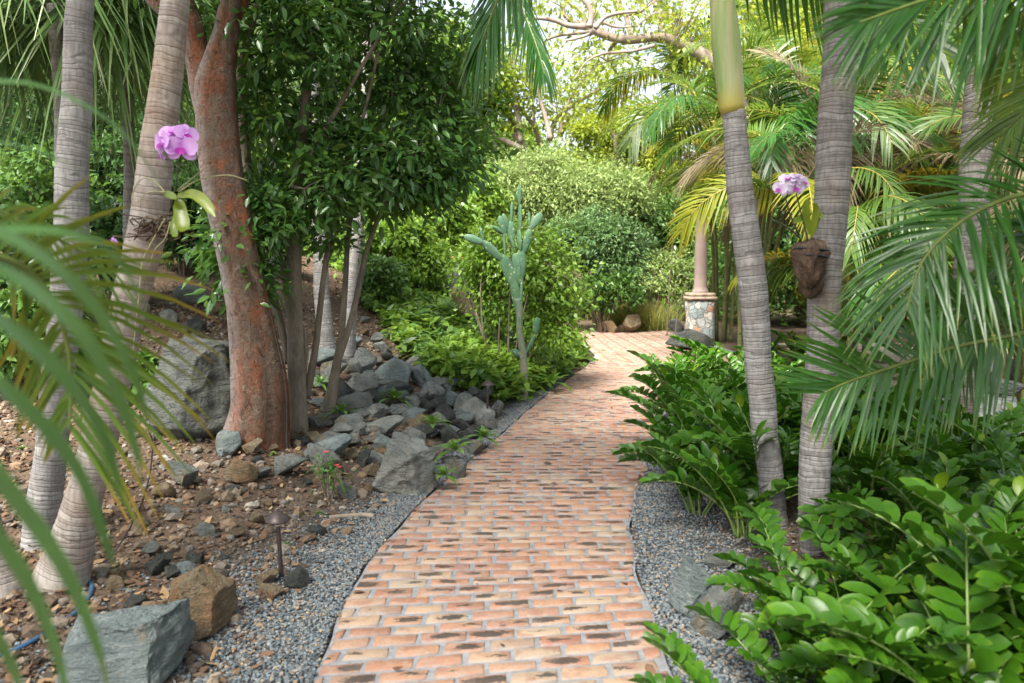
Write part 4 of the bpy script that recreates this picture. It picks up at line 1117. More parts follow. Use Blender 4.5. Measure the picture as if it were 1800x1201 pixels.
def crown_mesh(mb, ells, n_per, L, W, prof, cr, droop=.25, wild=.6, seed=0, center=False, m=0, flat=.7, fold=.3, shell=.5, curl=.25):
    """leaf clumps spread through ellipsoids: [(centre, radii, clumps)]; returns the clump centres"""
    rg = np.random.default_rng(seed); cen = []
    for (c0, rad, k) in ells:
        u = unit(rg.normal(size=(k, 3))) * (rg.random((k, 1)) ** shell)
        P = np.asarray(c0) + u * np.asarray(rad)
        cen.append(P)
        tone = rg.normal(0, .16, k)
        npc = np.maximum(3, (n_per * rg.uniform(.35, 1.5, k)).astype(int))
        rep = np.repeat(np.arange(k), npc); n = len(rep)
        crs = cr * rg.uniform(.6, 1.35, k)
        off = rg.normal(size=(n, 3)) * crs[rep][:, None] * np.array([1, 1, flat])
        pos = P[rep] + off
        d = unit(unit(off) * .7 + unit(pos - np.asarray(c0)) * .5 + rg.normal(size=(n, 3)) * wild + (0, 0, -droop))
        nr = unit(np.array([0, 0, 1.0]) * .9 + unit(pos - np.asarray(c0)) * .4 + rg.normal(size=(n, 3)) * .55)
        ln = L * rg.uniform(.6, 1.25, n)
        rnd = np.clip(rg.random(n) * .75 + .12 + tone[rep], 0, 1)
        strips(mb, pos, d, nr, ln, W * ln / L * rg.uniform(.85, 1.15, n), prof, bend=np.array([0, 0, -1.]) * (curl * rg.random(n))[:, None], fold=fold, rnd=rnd, center=center, m=m)
    return np.vstack(cen)

def limbs(mb, starts, clumps, r0, r1=.006, seg=6, sag=.1, limit=200):
    """a twig from the nearest limb point to each clump centre"""
    starts = np.asarray(starts, float)
    for c in clumps[:limit]:
        d = np.linalg.norm(starts - c, axis=1) + np.maximum(starts[:, 2] - c[2], 0) * .6
        s = starts[int(np.argmin(d))]
        mid = (s + c) / 2 + RNG.normal(0, .06, 3) * np.linalg.norm(c - s) + (0, 0, sag * np.linalg.norm(c - s))
        tube(mb, smooth_curve([s, mid, c], 7), np.linspace(r0, r1, 7), seg, r=RNG.random(), cap=False)

def tree(name, label, cat, stems, ells, leaf, bark, n_per=45, L=.09, W=.034, prof=LEAF_LOW, cr=.22, seed=0, twig=.012, group=None, limit=140, mains=None, **kw):
    """stems: list of (points, radii) in world space, the first rooted in the ground"""
    base = np.asarray(stems[0][0][0], float)
    root = thing(name, label, cat, base, group)
    tb = MB(); starts = []
    for P, rad in stems:
        C = smooth_curve(P, max(8, 5 * len(P)))
        tube(tb, C, lerp_list(rad, len(C)), 12 if max(rad) > .04 else 8, r=RNG.random())
        starts.append(C[len(C) // 3:])
    cb = MB(); cen = crown_mesh(cb, ells, n_per, L, W, prof, cr, seed=seed, **kw)
    S = np.vstack(starts)
    # main limbs to each ellipsoid
    ml = []
    for (c0, rad, k) in ells:
        d = np.linalg.norm(S - np.asarray(c0), axis=1) + np.maximum(S[:, 2] - c0[2], 0)
        s = S[int(np.argmin(d))]
        e = np.asarray(c0) + RNG.normal(0, .2, 3) * np.asarray(rad)
        C = smooth_curve([s, (s + e) / 2 + RNG.normal(0, .12, 3) * np.linalg.norm(e - s), e], 10)
        tube(tb, C, np.linspace(twig * 2.2, twig, 10), 7, cap=False); ml.append(C)
    S = np.vstack([S] + ml)
    sel = cen[RNG.permutation(len(cen))]
    limbs(tb, S, sel, twig * .7, twig * .25, 5, limit=limit)
    tb.build('trunk', M[bark], root); cb.build('crown', M[leaf], root)
    return root

def E(px, py, Y, rx, ry, k, rz=None):
    """ellipsoid seen at a photo pixel, radii in photo pixels at depth Y"""
    s = m_per_px(Y)
    return (at(px, py, Y), (rx * s, (rz if rz is not None else .5 * (rx + ry)) * s, ry * s), k)
def S(pts, Y):
    P, r = pxpath(pts, Y); return (P, r)
def Sg(pts, dz=.0):
    g = gnd(pts[0][0], pts[0][1]); return S(pts, g[1] + dz)

# red barked tree with peeling bark
g = gnd(448, 780); YB = g[1]
bp, br = pxpath([(443, 800, 150), (446, 775, 118), (455, 720, 101), (453, 660, 99), (445, 600, 88), (436, 540, 79), (424, 480, 74), (408, 400, 76), (395, 333, 78), (386, 270, 78), (381, 200, 76), (380, 150, 76), (386, 110, 60), (397, 60, 46), (406, 0, 40), (414, -120, 34)], YB)
root = thing('red_barked_tree', 'thick leaning tree with peeling red bark, dark boulder at its foot', 'tree', bp[1])
tb = MB(); C = smooth_curve(bp, 70); th = np.linspace(0, 2 * PI, 40, endpoint=False)
zz_ = np.linspace(0, 1, 70)[:, None]
fl = 1 + .045 * np.sin(th * 3 + .6 + zz_ * 2.2) + .03 * np.sin(th * 5 + zz_ * 4 + 1) + .02 * np.sin(th * 9 - zz_ * 3) + np.exp(-zz_ / .045) * .16 * (np.sin(th * 4 + 2.0) > .2)
tube(tb, C, lerp_list(list(br), 70) * np.interp(np.linspace(0, 1, 70), [0, .12, .25, 1], [1.0, .97, .91, .90]), 40, flute=fl)
for pts in ([(372, 210, 50), (360, 150, 52), (346, 90, 40), (334, 30, 34), (300, -40, 30), (240, -140, 24)], [(400, 60, 22), (430, 0, 18), (470, -80, 12)], [(340, 60, 20), (290, 20, 24), (262, -10, 24), (220, -80, 18)]):
    P_, r_ = pxpath(pts, YB + .03); tube(tb, smooth_curve(P_, 22), lerp_list(list(r_), 22), 18)
tb.build('trunk', M['red_bark'], root)
cb = MB()
crown_mesh(cb, [E(420, -130, YB, 260, 90, 60), E(230, -160, YB, 160, 80, 36)], 50, .085, .035, LEAF_MID, .22, seed=31)
cb.build('crown', M['mid_green_leaf'], root)

# multi stemmed tree with dark glossy leaves: the big dark crown left of the sky gap
g = gnd(522, 752); YT = g[1]
st = [S([(522, 760, 46), (523, 740, 38), (521, 650, 31), (518, 548, 28), (517, 450, 26), (520, 360, 24), (528, 260, 20), (540, 150, 16), (548, 40, 12), (556, -60, 8)], YT),
      S([(507, 640, 12), (498, 590, 13), (478, 510, 13), (456, 452, 13), (445, 370, 12), (430, 250, 17), (423, 170, 17), (428, 105, 15), (448, 20, 12), (460, -60, 9)], YT + .1),
      S([(508, 560, 10), (500, 480, 11), (485, 430, 9), (470, 360, 7)], YT),
      S([(537, 700, 16), (548, 650, 14), (556, 600, 12), (570, 480, 10), (585, 395, 9), (610, 300, 8), (640, 200, 6), (665, 90, 5)], YT + .1),
      S([(534, 670, 9), (537, 620, 8), (536, 580, 6)], YT + .05),
      S([(575, 725, 30), (583, 690, 20), (592, 640, 16), (600, 590, 12), (607, 500, 10), (612, 420, 9), (628, 330, 8), (665, 230, 7), (700, 140, 5)], YT + .35),
      S([(592, 640, 12), (606, 600, 11), (622, 545, 11), (636, 480, 10), (648, 430, 9), (680, 350, 8), (730, 270, 6), (770, 200, 5)], YT + .35),
      S([(520, 330, 12), (560, 250, 10), (600, 180, 9), (640, 110, 7), (690, 30, 5)], YT)]
el = [E(640, 120, YT + .3, 160, 140, 29), E(485, 200, YT, 90, 160, 22), E(758, 220, YT + .8, 84, 120, 38), E(665, 290, YT + .3, 130, 78, 31), E(490, 40, YT - .2, 140, 90, 18), E(735, 70, YT + .4, 115, 90, 26), E(560, 325, YT - .2, 85, 55, 16),
      E(425, 420, YT - .35, 30, 75, 12), E(470, 370, YT - .3, 42, 42, 10), E(725, 315, YT + .5, 70, 55, 22), E(790, 275, YT + .9, 48, 55, 18), E(600, 425, YT + .2, 50, 20, 4), E(600, -120, YT, 220, 80, 46), E(440, 500, YT - .35, 22, 40, 5)]
tree('glossy_leaved_tree', 'multi stemmed tree with dense dark glossy leaves beside the red barked tree', 'tree', st, el, 'dark_glossy_leaf', 'smooth_bark', n_per=70, L=.10, W=.040, prof=LEAF_MID, cr=.12, seed=5, twig=.008, limit=420, droop=.35, center=True, shell=.42)

# round bush behind the cactus, with many bare brown stems
g = gnd(880, 668); YC = g[1] + .35
st = []
for k in range(16):
    a = k * 2.4; r0 = .12 + .2 * (k % 4) / 4
    b = np.array([at(890, 660, YC)[0] + math.cos(a) * r0, YC + math.sin(a) * r0, 0]); b[2] = hgt(b[0], b[1]) - .05
    t = b + (math.cos(a) * (.35 + .1 * (k % 3)), math.sin(a) * .4, .9 + .35 * (k % 3))
    st.append(([b, (b + t) / 2 + RNG.normal(0, .05, 3), t], [.014, .011, .007]))
tree('round_bush', 'round leafy green bush with bare brown stems behind the cactus', 'bush', st, [E(905, 455, YC, 98, 60, 78), E(958, 500, YC + .1, 58, 85, 56), E(855, 465, YC + .2, 58, 50, 34), E(962, 575, YC - .1, 50, 50, 26), E(900, 540, YC + .3, 60, 35, 10)], 'bright_green_leaf', 'smooth_bark', n_per=78, L=.072, W=.042, cr=.15, seed=8, twig=.006, limit=160, shell=.45)

def bush(label, px, py, Y, rx, ry, leaf, n=60, L=.1, W=.045, n_per=45, cr=None, name='bush', cat='bush', bark='dark_bark', seed=0, stems=5, extra=(), group=None, trunk_px=10, base_py=None, **kw):
    """a bush or a tree standing on the ground under its crown"""
    c = at(px, py, Y); b = np.array([c[0], Y, hgt(c[0], Y) - .1]); s = m_per_px(Y)
    lr = np.random.default_rng(seed + 900); lobes = []
    for k in range(6):
        a_ = lr.uniform(-.25, PI + .25); q_ = lr.uniform(.8, 1.12); w_ = lr.uniform(.22, .42)
        lobes.append((px + math.cos(a_) * rx * q_, py - math.sin(a_) * ry * q_ + ry * .1, rx * w_, ry * w_ * lr.uniform(.8, 1.3), lr.uniform(-.5, .5) * rx * s))
    extra = list(extra) + lobes
    st = []
    for k in range(stems):
        a = k * 2.4 + seed; q = np.array([math.cos(a), math.sin(a), 0])
        t = c + q * rx * s * .55 + (0, 0, -.1 * ry * s)
        b2 = b + q * .04 * (stems > 1)
        st.append(([b2, b2 * .5 + t * .5 + q * rx * s * -.1, t], [trunk_px * s * .5, trunk_px * s * .4, trunk_px * s * .22]))
    el = [E(px, py, Y, rx, ry, n)] + [E(a[0], a[1], Y + a[4] if len(a) > 4 else Y, a[2], a[3], max(6, int(n * a[2] * a[3] / (rx * ry)))) for a in extra]
    return tree(name, label, cat, st, el, leaf, bark, n_per=n_per, L=L, W=W, cr=cr or rx * s * .16, seed=seed + 50, twig=trunk_px * s * .14, limit=70, group=group, **kw)

# beyond the plaza
bush('pale silvery green tree in the middle distance under the bare branches', 985, 345, 25, 120, 58, 'silver_green_leaf', 170, .15, .05, 95, name='broadleaf_tree', cat='tree', seed=1, stems=3, extra=[(900, 340, 70, 50), (1060, 345, 70, 50), (955, 290, 45, 25)], trunk_px=14)
bush('bright yellow green tree crown above the silvery tree near the arching fronds', 1090, 245, 29, 85, 52, 'yellow_green_leaf', 110, .18, .075, 75, name='broadleaf_tree', cat='tree', seed=2, stems=2, extra=[(1150, 290, 60, 45), (1040, 300, 50, 40)], trunk_px=14)
bush('dark grey green tree with a clear pale trunk beyond the plaza corner', 1052, 440, 21, 68, 58, 'grey_green_leaf', 110, .13, .055, 80, name='broadleaf_tree', cat='tree', seed=3, stems=2, extra=[(1000, 420, 40, 35), (1090, 470, 35, 45)], trunk_px=9, bark='smooth_bark')
bush('deep green tree with a leaning brown limb behind the arching fronds', 1120, 390, 26, 70, 60, 'mid_green_leaf', 90, .17, .07, 70, name='broadleaf_tree', cat='tree', seed=4, stems=3, extra=[(1180, 420, 50, 50)], trunk_px=20)
bush('light grey green shrub beyond the grass clump beside the column', 1165, 480, 25, 55, 42, 'silver_green_leaf', 70, .13, .045, 70, seed=5, extra=[(1200, 520, 40, 30)], trunk_px=5)
bush('green tree standing right behind the stone column', 1240, 430, 27, 70, 80, 'bright_green_leaf', 100, .17, .07, 60, name='broadleaf_tree', cat='tree', seed=6, stems=2)
bush('low green shrub at the foot of the grey green tree', 1060, 520, 20.5, 60, 28, 'mid_green_leaf', 40, .14, .06, 45, seed=7, trunk_px=4)
bush('bright green bush at the top of the bank above the garden wall', 765, 385, 17, 65, 48, 'bright_green_leaf', 60, .16, .07, 50, seed=8, extra=[(815, 410, 40, 45), (700, 410, 50, 40)], trunk_px=7)
bush('light leafy bush rising behind the round bush and the cactus', 845, 370, 19, 55, 52, 'bright_green_leaf', 60, .17, .07, 50, seed=9, extra=[(800, 340, 45, 40)], trunk_px=7)
bush('yellow green shrub on the bank beneath the dark crown', 690, 430, 13.5, 62, 38, 'bright_green_leaf', 50, .13, .06, 50, seed=10, extra=[(640, 455, 45, 30)], trunk_px=6)
bush('dark leafy shrub beside the whitish trunk on the bank', 655, 500, 11.5, 45, 38, 'mid_green_leaf', 40, .11, .05, 45, seed=11, trunk_px=5)
bush('leafy bush hiding the lower garden wall beside the bank rosettes', 735, 470, 13.4, 55, 30, 'bright_green_leaf', 44, .12, .055, 46, seed=12, trunk_px=5)
# ------------------------------------------------------------------ tree masses of the backdrop
BK = [('bright green tree behind the silvery tree', 850, 270, 36, 80, 45, 'bright_green_leaf'), ('tall green tree behind the dark glossy crown', 745, 170, 30, 110, 130, 'bright_green_leaf'),
      ('tall leafy tree far behind the multi stemmed tree', 590, 200, 26, 150, 170, 'bright_green_leaf'), ('tall light green tree far behind the red barked tree', 400, 180, 24, 150, 190, 'bright_green_leaf'),
      ('broad dark tree filling the shade behind the leaning palms', 220, 230, 17, 150, 170, 'deep_green_leaf'), ('dark leafy tree in the far corner behind the hanging fan leaves', 30, 220, 15, 150, 200, 'deep_green_leaf'),
      ('mid green tree behind the upright grey palm', 130, 110, 24, 180, 170, 'mid_green_leaf'), ('tall green tree high above the red barked tree', 330, 30, 28, 190, 110, 'mid_green_leaf'),
      ('bright tree beyond the bank seen under the dark crown', 620, 370, 24, 130, 70, 'bright_green_leaf'), ('low bright tree line bush behind the garden wall', 800, 330, 30, 90, 60, 'bright_green_leaf'),
      ('tall light green tree behind the areca palms', 1380, 230, 30, 150, 150, 'yellow_green_leaf'), ('broad green tree behind the terrace palms', 1600, 230, 28, 160, 170, 'mid_green_leaf'),
      ('green tree at the far end of the terrace', 1780, 230, 26, 150, 180, 'mid_green_leaf'), ('high yellow green tree above the terrace palms', 1560, 40, 34, 220, 110, 'yellow_green_leaf'),
      ('dense green tree low behind the areca canes', 1420, 430, 23, 140, 90, 'mid_green_leaf'), ('dense shrub mass behind the terrace paving', 1640, 470, 22, 160, 80, 'mid_green_leaf'), ('dark shrub beyond the terrace at the frame edge', 1830, 480, 20, 130, 90, 'deep_green_leaf'),
      ('pale tree far behind the stone column', 1190, 380, 38, 110, 80, 'silver_green_leaf'), ('far hazy green tree behind the bare branches', 950, 330, 42, 150, 60, 'silver_green_leaf')]
for k, (lb, px, py, Y, rx, ry, lf) in enumerate(BK):
    bush(lb, px, py, Y, rx, ry, lf, 170, .0075 * Y, .0033 * Y, 85, name='broadleaf_tree', cat='tree', seed=100 + k, stems=3, trunk_px=16, shell=.4,
         extra=[(px + rx * .5, py + ry * .5, rx * .5, ry * .5), (px - rx * .55, py + ry * .45, rx * .5, ry * .5)])

# bare branched tree against the sky, with sparse young leaves
def bare_tree(label, root_pts, Y, twigs, ells, leaf, bark='pink_bark', n_per=16, L=.22, W=.1, cr=.5, seed=0, lim=60):
    st = [(np.array([at(p[0], p[1], Y) for p in root_pts]), [p[2] * .5 * m_per_px(Y) for p in root_pts])]
    for t in twigs:
        P, r = pxpath(t, Y + RNG.normal(0, .6)); st.append((P, list(r)))
    b = st[0][0][0]; st[0][0][0][2] = hgt(b[0], b[1]) - .2
    return tree('bare_branched_tree', label, 'tree', st, ells, leaf, bark, n_per=n_per, L=L, W=W, cr=cr, seed=seed, twig=.022, limit=lim)
bare_tree('open pinkish branched tree with sparse yellow green leaves against the white sky', [(925, 480, 22), (922, 340, 19), (918, 262, 16), (905, 235, 13)], 30,
          [[(918, 262, 11), (880, 243, 9), (855, 225, 7), (820, 190, 5)], [(915, 250, 9), (895, 205, 7), (865, 175, 5), (845, 160, 3)], [(915, 250, 9), (912, 200, 6), (903, 160, 4), (905, 90, 3)], [(915, 250, 8), (908, 200, 6), (880, 150, 4), (850, 100, 3)],
           [(950, 255, 11), (940, 225, 8), (915, 190, 6), (890, 150, 4), (870, 90, 3)], [(968, 245, 10), (960, 210, 8), (945, 160, 5), (930, 100, 3)], [(965, 250, 11), (975, 215, 8), (1000, 190, 6), (1040, 165, 5), (1080, 140, 3)],
           [(985, 235, 8), (990, 205, 6), (1010, 160, 4), (1050, 110, 3)], [(985, 235, 7), (1010, 200, 5), (1060, 180, 4), (1110, 170, 3)], [(940, 225, 6), (935, 170, 4), (925, 120, 3), (940, 60, 2)]],
          [E(880, 120, 30, 75, 75, 40), E(950, 130, 30, 80, 65, 44), E(1060, 130, 30, 80, 55, 48), E(1010, 195, 30, 80, 40, 32), E(900, 190, 30, 70, 40, 24)], 'yellow_green_leaf', seed=61, n_per=34)
bare_tree('big grey limb arching across the sky gap, forking into bare twigs', [(1330, 500, 36), (1310, 260, 34), (1270, 130, 30), (1190, 74, 16), (1150, 66, 15), (1110, 70, 15), (1075, 66, 14), (1040, 52, 13), (1028, 46, 12)], 15,
          [[(1030, 47, 12), (1000, 45, 9), (975, 36, 8), (940, 32, 6), (900, 40, 4)], [(1030, 48, 10), (1026, 30, 9), (1015, 15, 8), (1000, 2, 7), (960, -60, 5)], [(1036, 48, 11), (1040, 28, 9), (1034, 10, 8), (1020, -10, 7), (1000, -80, 5)],
           [(1046, 50, 9), (1062, 32, 7), (1085, 24, 6), (1120, 20, 4)], [(1040, 56, 8), (1020, 58, 6), (985, 62, 5), (960, 70, 4)], [(1048, 56, 6), (1020, 66, 5), (995, 72, 3)], [(1060, 40, 5), (1085, 48, 4), (1120, 46, 3)],
           [(1110, 66, 9), (1100, 30, 7), (1085, 0, 6), (1070, -40, 5)], [(1150, 80, 7), (1110, 90, 5), (1060, 95, 4), (1030, 110, 3), (1010, 140, 2)], [(1170, 70, 9), (1160, 30, 7), (1140, -20, 6)]],
          [E(1110, 10, 15, 110, 40, 32), E(990, 5, 15, 90, 40, 24), E(1220, 60, 15, 90, 70, 46), E(1070, 105, 15.5, 70, 35, 18)], 'yellow_green_leaf', seed=62, n_per=22, L=.13, W=.06, cr=.3)

# hanging strap leaves of the fan palms in the far corner
M['strap'] = leaf_mat('hanging_fan_strap', (.05, .12, .03), (.15, .25, .07), tip=(.22, .22, .12), tip_at=(.5, 1.0), tip_amt=.7, rough=.38, spec=.5, trans=.24)
def fan_palm(label, pts, mat, n_leaf, seed, R0=.9, strap=1.0, lo=-60, group=None):
    g = gnd(pts[0][0], pts[0][1]) if pts[0][1] > HORIZON + 25 else None
    Y = g[1] if g is not None else pts[0][3]
    root, P, rad = palm(label, [p[:3] for p in pts], Y, mat, seed, name='fan_palm', nf=0)
    top = P[-1] - P[1]; rg = np.random.default_rng(seed)
    for i in range(n_leaf):
        az = i * 2.39996; el = R(rg.uniform(lo, 45))
        d = np.array([math.cos(az) * math.cos(el), math.sin(az) * math.cos(el), math.sin(el)])
        hub = top + d * R0 * rg.uniform(.7, 1.1) + (0, 0, .12)
        mb = MB()
        tube(mb, smooth_curve([top, (top + hub) / 2 + (0, 0, .08), hub], 8) + P[1], np.linspace(.014, .009, 8), 6, m=1)
        S_ = unit(np.cross(d, (0, 0, 1.0))); U_ = np.cross(S_, d)
        n = 44; a = np.linspace(-2.3, 2.3, n)
        dirs = d * np.cos(a)[:, None] * .9 + S_ * np.sin(a)[:, None] + U_ * .12 + rg.normal(0, .05, (n, 3))
        strips(mb, np.tile(hub + P[1], (n, 1)), dirs, U_ + rg.normal(0, .1, (n, 3)), strap * rg.uniform(.8, 1.1, n), .045, [(0, .3), (.3, 1.0), (.55, .8), (.8, .35), (1, .08)], bend=np.array([0, 0, -1.]) * rg.uniform(.5, 1.15, n)[:, None], center=False)
        mb.build('fan_leaf', [M['strap'], M['rachis']], root)
    return root
fan_palm('fan palm with long hanging strap leaves in the top corner behind the grey palm', [(124, 640, 30), (116, 400, 26), (108, 200, 22), (98, 60, 22), (90, -30, 22)], 'palm_grey', 20, 71, .85, 1.25)
fan_palm('darker fan palm with drooping straps between the two leaning trunks', [(232, 560, 22), (226, 300, 18), (222, 60, 18), (220, -10, 18)], 'palm_dark', 18, 72, .9, 1.3)
fan_palm('pale fan palm hanging behind the dark glossy crown', [(470, 560, 16), (478, 300, 14), (482, 100, 14), (485, 20, 14)], 'palm_grey', 16, 73, .9, 1.3)

# understory of the shaded left corner
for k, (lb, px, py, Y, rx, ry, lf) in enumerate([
        ('dark low shrub at the frame edge behind the blurred leaflets', 30, 590, 6.4, 90, 60, 'mid_green_leaf'), ('leafy shrub between the upright palm and the frame edge', 10, 440, 8.5, 90, 80, 'deep_green_leaf'),
        ('dark shrub right behind the leaning palm trunks', 190, 430, 9.5, 60, 70, 'deep_green_leaf'), ('shrub on the slope between the orchid palm and the red barked tree', 320, 400, 11.5, 55, 75, 'deep_green_leaf'),
        ('small leafy shrub at the foot of the leaning palms', 165, 620, 7.2, 45, 40, 'mid_green_leaf'), ('tall shade shrub far behind the orchid flowers', 270, 300, 13.5, 80, 90, 'deep_green_leaf'),
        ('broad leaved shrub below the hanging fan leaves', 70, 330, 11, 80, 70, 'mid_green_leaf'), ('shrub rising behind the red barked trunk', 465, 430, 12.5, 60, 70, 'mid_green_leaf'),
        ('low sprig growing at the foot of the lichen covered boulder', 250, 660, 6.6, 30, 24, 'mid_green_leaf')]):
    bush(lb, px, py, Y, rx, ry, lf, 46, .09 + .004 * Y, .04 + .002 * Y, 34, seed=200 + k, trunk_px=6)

# ------------------------------------------------------------------ low plants of the bank
M['rosette'] = leaf_mat('fresh_green_rosette_leaf', (.06, .15, .018), (.15, .28, .045), tip=(.26, .30, .06), tip_at=(.7, 1), tip_amt=.4, rough=.32, spec=.5, trans=.26, tcol=(.3, .48, .05), var=.3)
def rosette_mesh(n, L, W, seed):
    rg = np.random.default_rng(seed); mb = MB()
    a = np.arange(n) * 2.39996; el = np.radians(np.linspace(78, 12, n)) + rg.normal(0, .08, n)
    d = np.stack([np.cos(a) * np.cos(el), np.sin(a) * np.cos(el), np.sin(el)], -1)
    nr = np.stack([-np.cos(a) * np.sin(el), -np.sin(a) * np.sin(el), np.cos(el)], -1)
    strips(mb, d * .015 + (0, 0, .02), d, nr, L * np.linspace(.7, 1.05, n) * rg.uniform(.9, 1.1, n), W, [(0, .45), (.2, .75), (.5, 1.0), (.75, .75), (.92, .32), (1, .04)], bend=np.array([0, 0, -1.]) * rg.uniform(.3, .6, n)[:, None], fold=.35)
    return mb.mesh('rosette_plant', M['rosette'])
ROS = [rosette_mesh(n, L, W, k) for k, (n, L, W) in enumerate(((17, .27, .06), (14, .23, .055), (20, .30, .062), (12, .20, .05)))]
def rosette(px, py, size, label, group=None, lift=0.0):
    if group is None: size *= 1.35; lift = .09
    g = gnd(px, py); k = int(RNG.integers(4))
    s = size * m_per_px(g[1]) / (.46, .40, .52, .34)[k]
    return tag(put('rosette_plant', ROS[k], None, (g[0], g[1], g[2] + lift), (RNG.normal(0, .12), RNG.normal(0, .12), RNG.uniform(0, 6)), s), label, 'plant', group)
rosette(692, 722, 58, 'upright leafy rosette growing among the stones in the middle of the rock pile')
rosette(762, 768, 54, 'leafy rosette at the lower edge of the rock pile above the big boulder')
rosette(850, 790, 52, 'tall rosette at the brick edge under the path light')
rosette(780, 862, 50, 'bright rosette hugging the path edge right beside the big boulder')
rosette(800, 815, 58, 'spreading rosette between the path edge and the rock pile')
rosette(888, 720, 54, 'rosette beside the cactus foot and the path light')
rosette(600, 745, 46, 'small dark rosette at the foot of the thin leaning stem')
rosette(970, 690, 56, 'wide rosette at the brick edge just past the cactus')
rosette(562, 690, 30, 'little sprout between the thin stems of the multi stemmed tree')
gp = 'fresh green rosette plants covering the bank'
rs = np.random.default_rng(77)
pts_ = [(760, 612), (735, 610), (690, 545), (720, 555), (660, 540), (680, 520), (750, 575), (790, 640), (810, 655), (830, 640), (850, 660), (790, 610), (830, 600), (860, 640), (800, 570), (770, 545), (740, 530), (710, 500), (880, 690), (905, 690), (930, 690), (955, 668), (985, 660), (1000, 645), (1015, 640), (960, 640), (985, 625), (1005, 615), (850, 615), (840, 690), (815, 685), (865, 700), (940, 700), (1020, 628), (700, 560), (740, 590), (770, 640), (650, 520), (640, 505), (720, 480), (760, 490), (800, 500), (780, 520)]
for px, py in pts_:
    rosette(px + rs.normal(0, 6), py + rs.normal(0, 5), rs.uniform(60, 88), 'fresh green rosette plant in the leafy cover of the bank', gp)
for px, py in [(480, 800), (640, 790), (560, 905), (385, 720), (500, 960), (340, 1030), (120, 700), (60, 700), (170, 760), (40, 790), (360, 560), (275, 670), (395, 540)]:
    rosette(px, py, rs.uniform(14, 26), 'tiny green sprout on the soil and leaf litter', 'tiny sprouts on the soil')
# dense ground cover that nobody could count, on the bank and in the far beds
def cover(name, xs, ys, mat, L, W, h, n, seed, prof=LEAF_LOW):
    rg = np.random.default_rng(seed); mb = MB()
    k = rg.integers(0, len(xs), n); x = xs[k] + rg.normal(0, .09, n); y = ys[k] + rg.normal(0, .09, n)
    hh = h * rg.random(n) ** .7
    P = np.stack([x, y, height(x, y) + hh + .02], -1)
    a = rg.uniform(0, 6.28, n); el = rg.normal(.25, .4, n)
    d = np.stack([np.cos(a) * np.cos(el), np.sin(a) * np.cos(el), np.sin(el)], -1)
    nr = np.stack([rg.normal(0, .4, n), rg.normal(0, .4, n), np.ones(n)], -1)
    strips(mb, P, d, nr, L * rg.uniform(.6, 1.3, n), W * rg.uniform(.7, 1.2, n), prof, bend=np.array([0, 0, -1.]) * rg.uniform(.1, .5, n)[:, None], center=False)
    return tag(mb.build(name, M[mat]), kind='stuff')
rg = np.random.default_rng(5)
yy = rg.uniform(8.7, 17, 900); xx = xl(yy) - .25 - rg.random(900) ** .9 * np.interp(yy, [8.7, 9.5, 12, 17], [.9, 1.6, 3.2, 6])
cover('bank_ground_cover', xx[::2], yy[::2], 'bright_green_leaf', .19, .075, .30, 8000, 9, LEAF_MID)
cover('bank_mid_green_cover', xx[1::2], yy[1::2], 'mid_green_leaf', .17, .07, .27, 7500, 19, LEAF_MID)  # mid green leaves mixed through the bright bank cover for variety
yy = rg.uniform(9.4, 16, 260); xx = xl(yy) - .3 - rg.random(260) * .9
cover('path_edge_ground_cover', xx, yy, 'bright_green_leaf', .15, .06, .38, 6500, 10, LEAF_MID)
yy = rg.uniform(6.2, 13, 500); xx = -4.2 - rg.random(500) * 4.5 - (yy - 6) * .25
cover('shade_ground_cover', xx, yy, 'mid_green_leaf', .11, .05, .28, 8000, 11)
yy = rg.uniform(21.5, 34, 900); xx = rg.uniform(-4, 12, 900)
kp = ~((xx > 1.2) & (xx < 6) & (yy < 25)); xx, yy = xx[kp], yy[kp]
cover('far_bed_ground_cover', xx, yy, 'mid_green_leaf', .26, .10, .9, 12000, 12)

# fountain grass clump beyond the plaza
M['grass'] = leaf_mat('straw_green_grass', (.22, .28, .05), (.44, .44, .13), tip=(.50, .32, .18), tip_at=(.55, 1.0), tip_amt=1.0, rough=.6, trans=.3)
def grass(label, px, py, w, h, n, seed):
    g = gnd(px, py); s = m_per_px(g[1]); rg = np.random.default_rng(seed); mb = MB()
    x = g[0] + rg.normal(0, w * s * .27, n); y = g[1] + 1.1 + rg.normal(0, .3, n)
    a = rg.uniform(0, 6.28, n); el = rg.normal(1.15, .22, n)
    d = np.stack([np.cos(a) * np.cos(el), np.sin(a) * np.cos(el), np.sin(el)], -1)
    strips(mb, np.stack([x, y, height(x, y)], -1), d, np.stack([-np.cos(a), -np.sin(a), .4 * np.ones(n)], -1), h * s * rg.uniform(.6, 1.1, n), .022, BLADE_LOW, bend=np.array([0, 0, -1.]) * rg.uniform(.1, .45, n)[:, None] + np.stack([np.cos(a), np.sin(a), np.zeros(n)], -1) * .2, center=False)
    o = mb.build('grass_clump', M['grass'], origin=g); return tag(o, label, 'grass')
grass('straw green fountain grass clump beside the stone pedestal', 1140, 585, 95, 72, 2600, 3)
grass('shorter reddish tipped grass clump behind the orange edging rocks', 1085, 568, 60, 55, 1300, 4)

# cycad at the plaza corner
g = gnd(1040, 562)
root = thing('cycad', 'small cycad with a stubby dark trunk at the far corner of the path', 'cycad', g)
mb = MB(); tube(mb, np.array([[0, 0, -.1], [.02, 0, .35], [.03, 0, .75]]) + g, [.22, .2, .15], 14); mb.build('trunk', M['dark_bark'], root)
crown_fronds(root, np.array([.03, 0, .72]), 14, ['areca', 'dark'], .55)

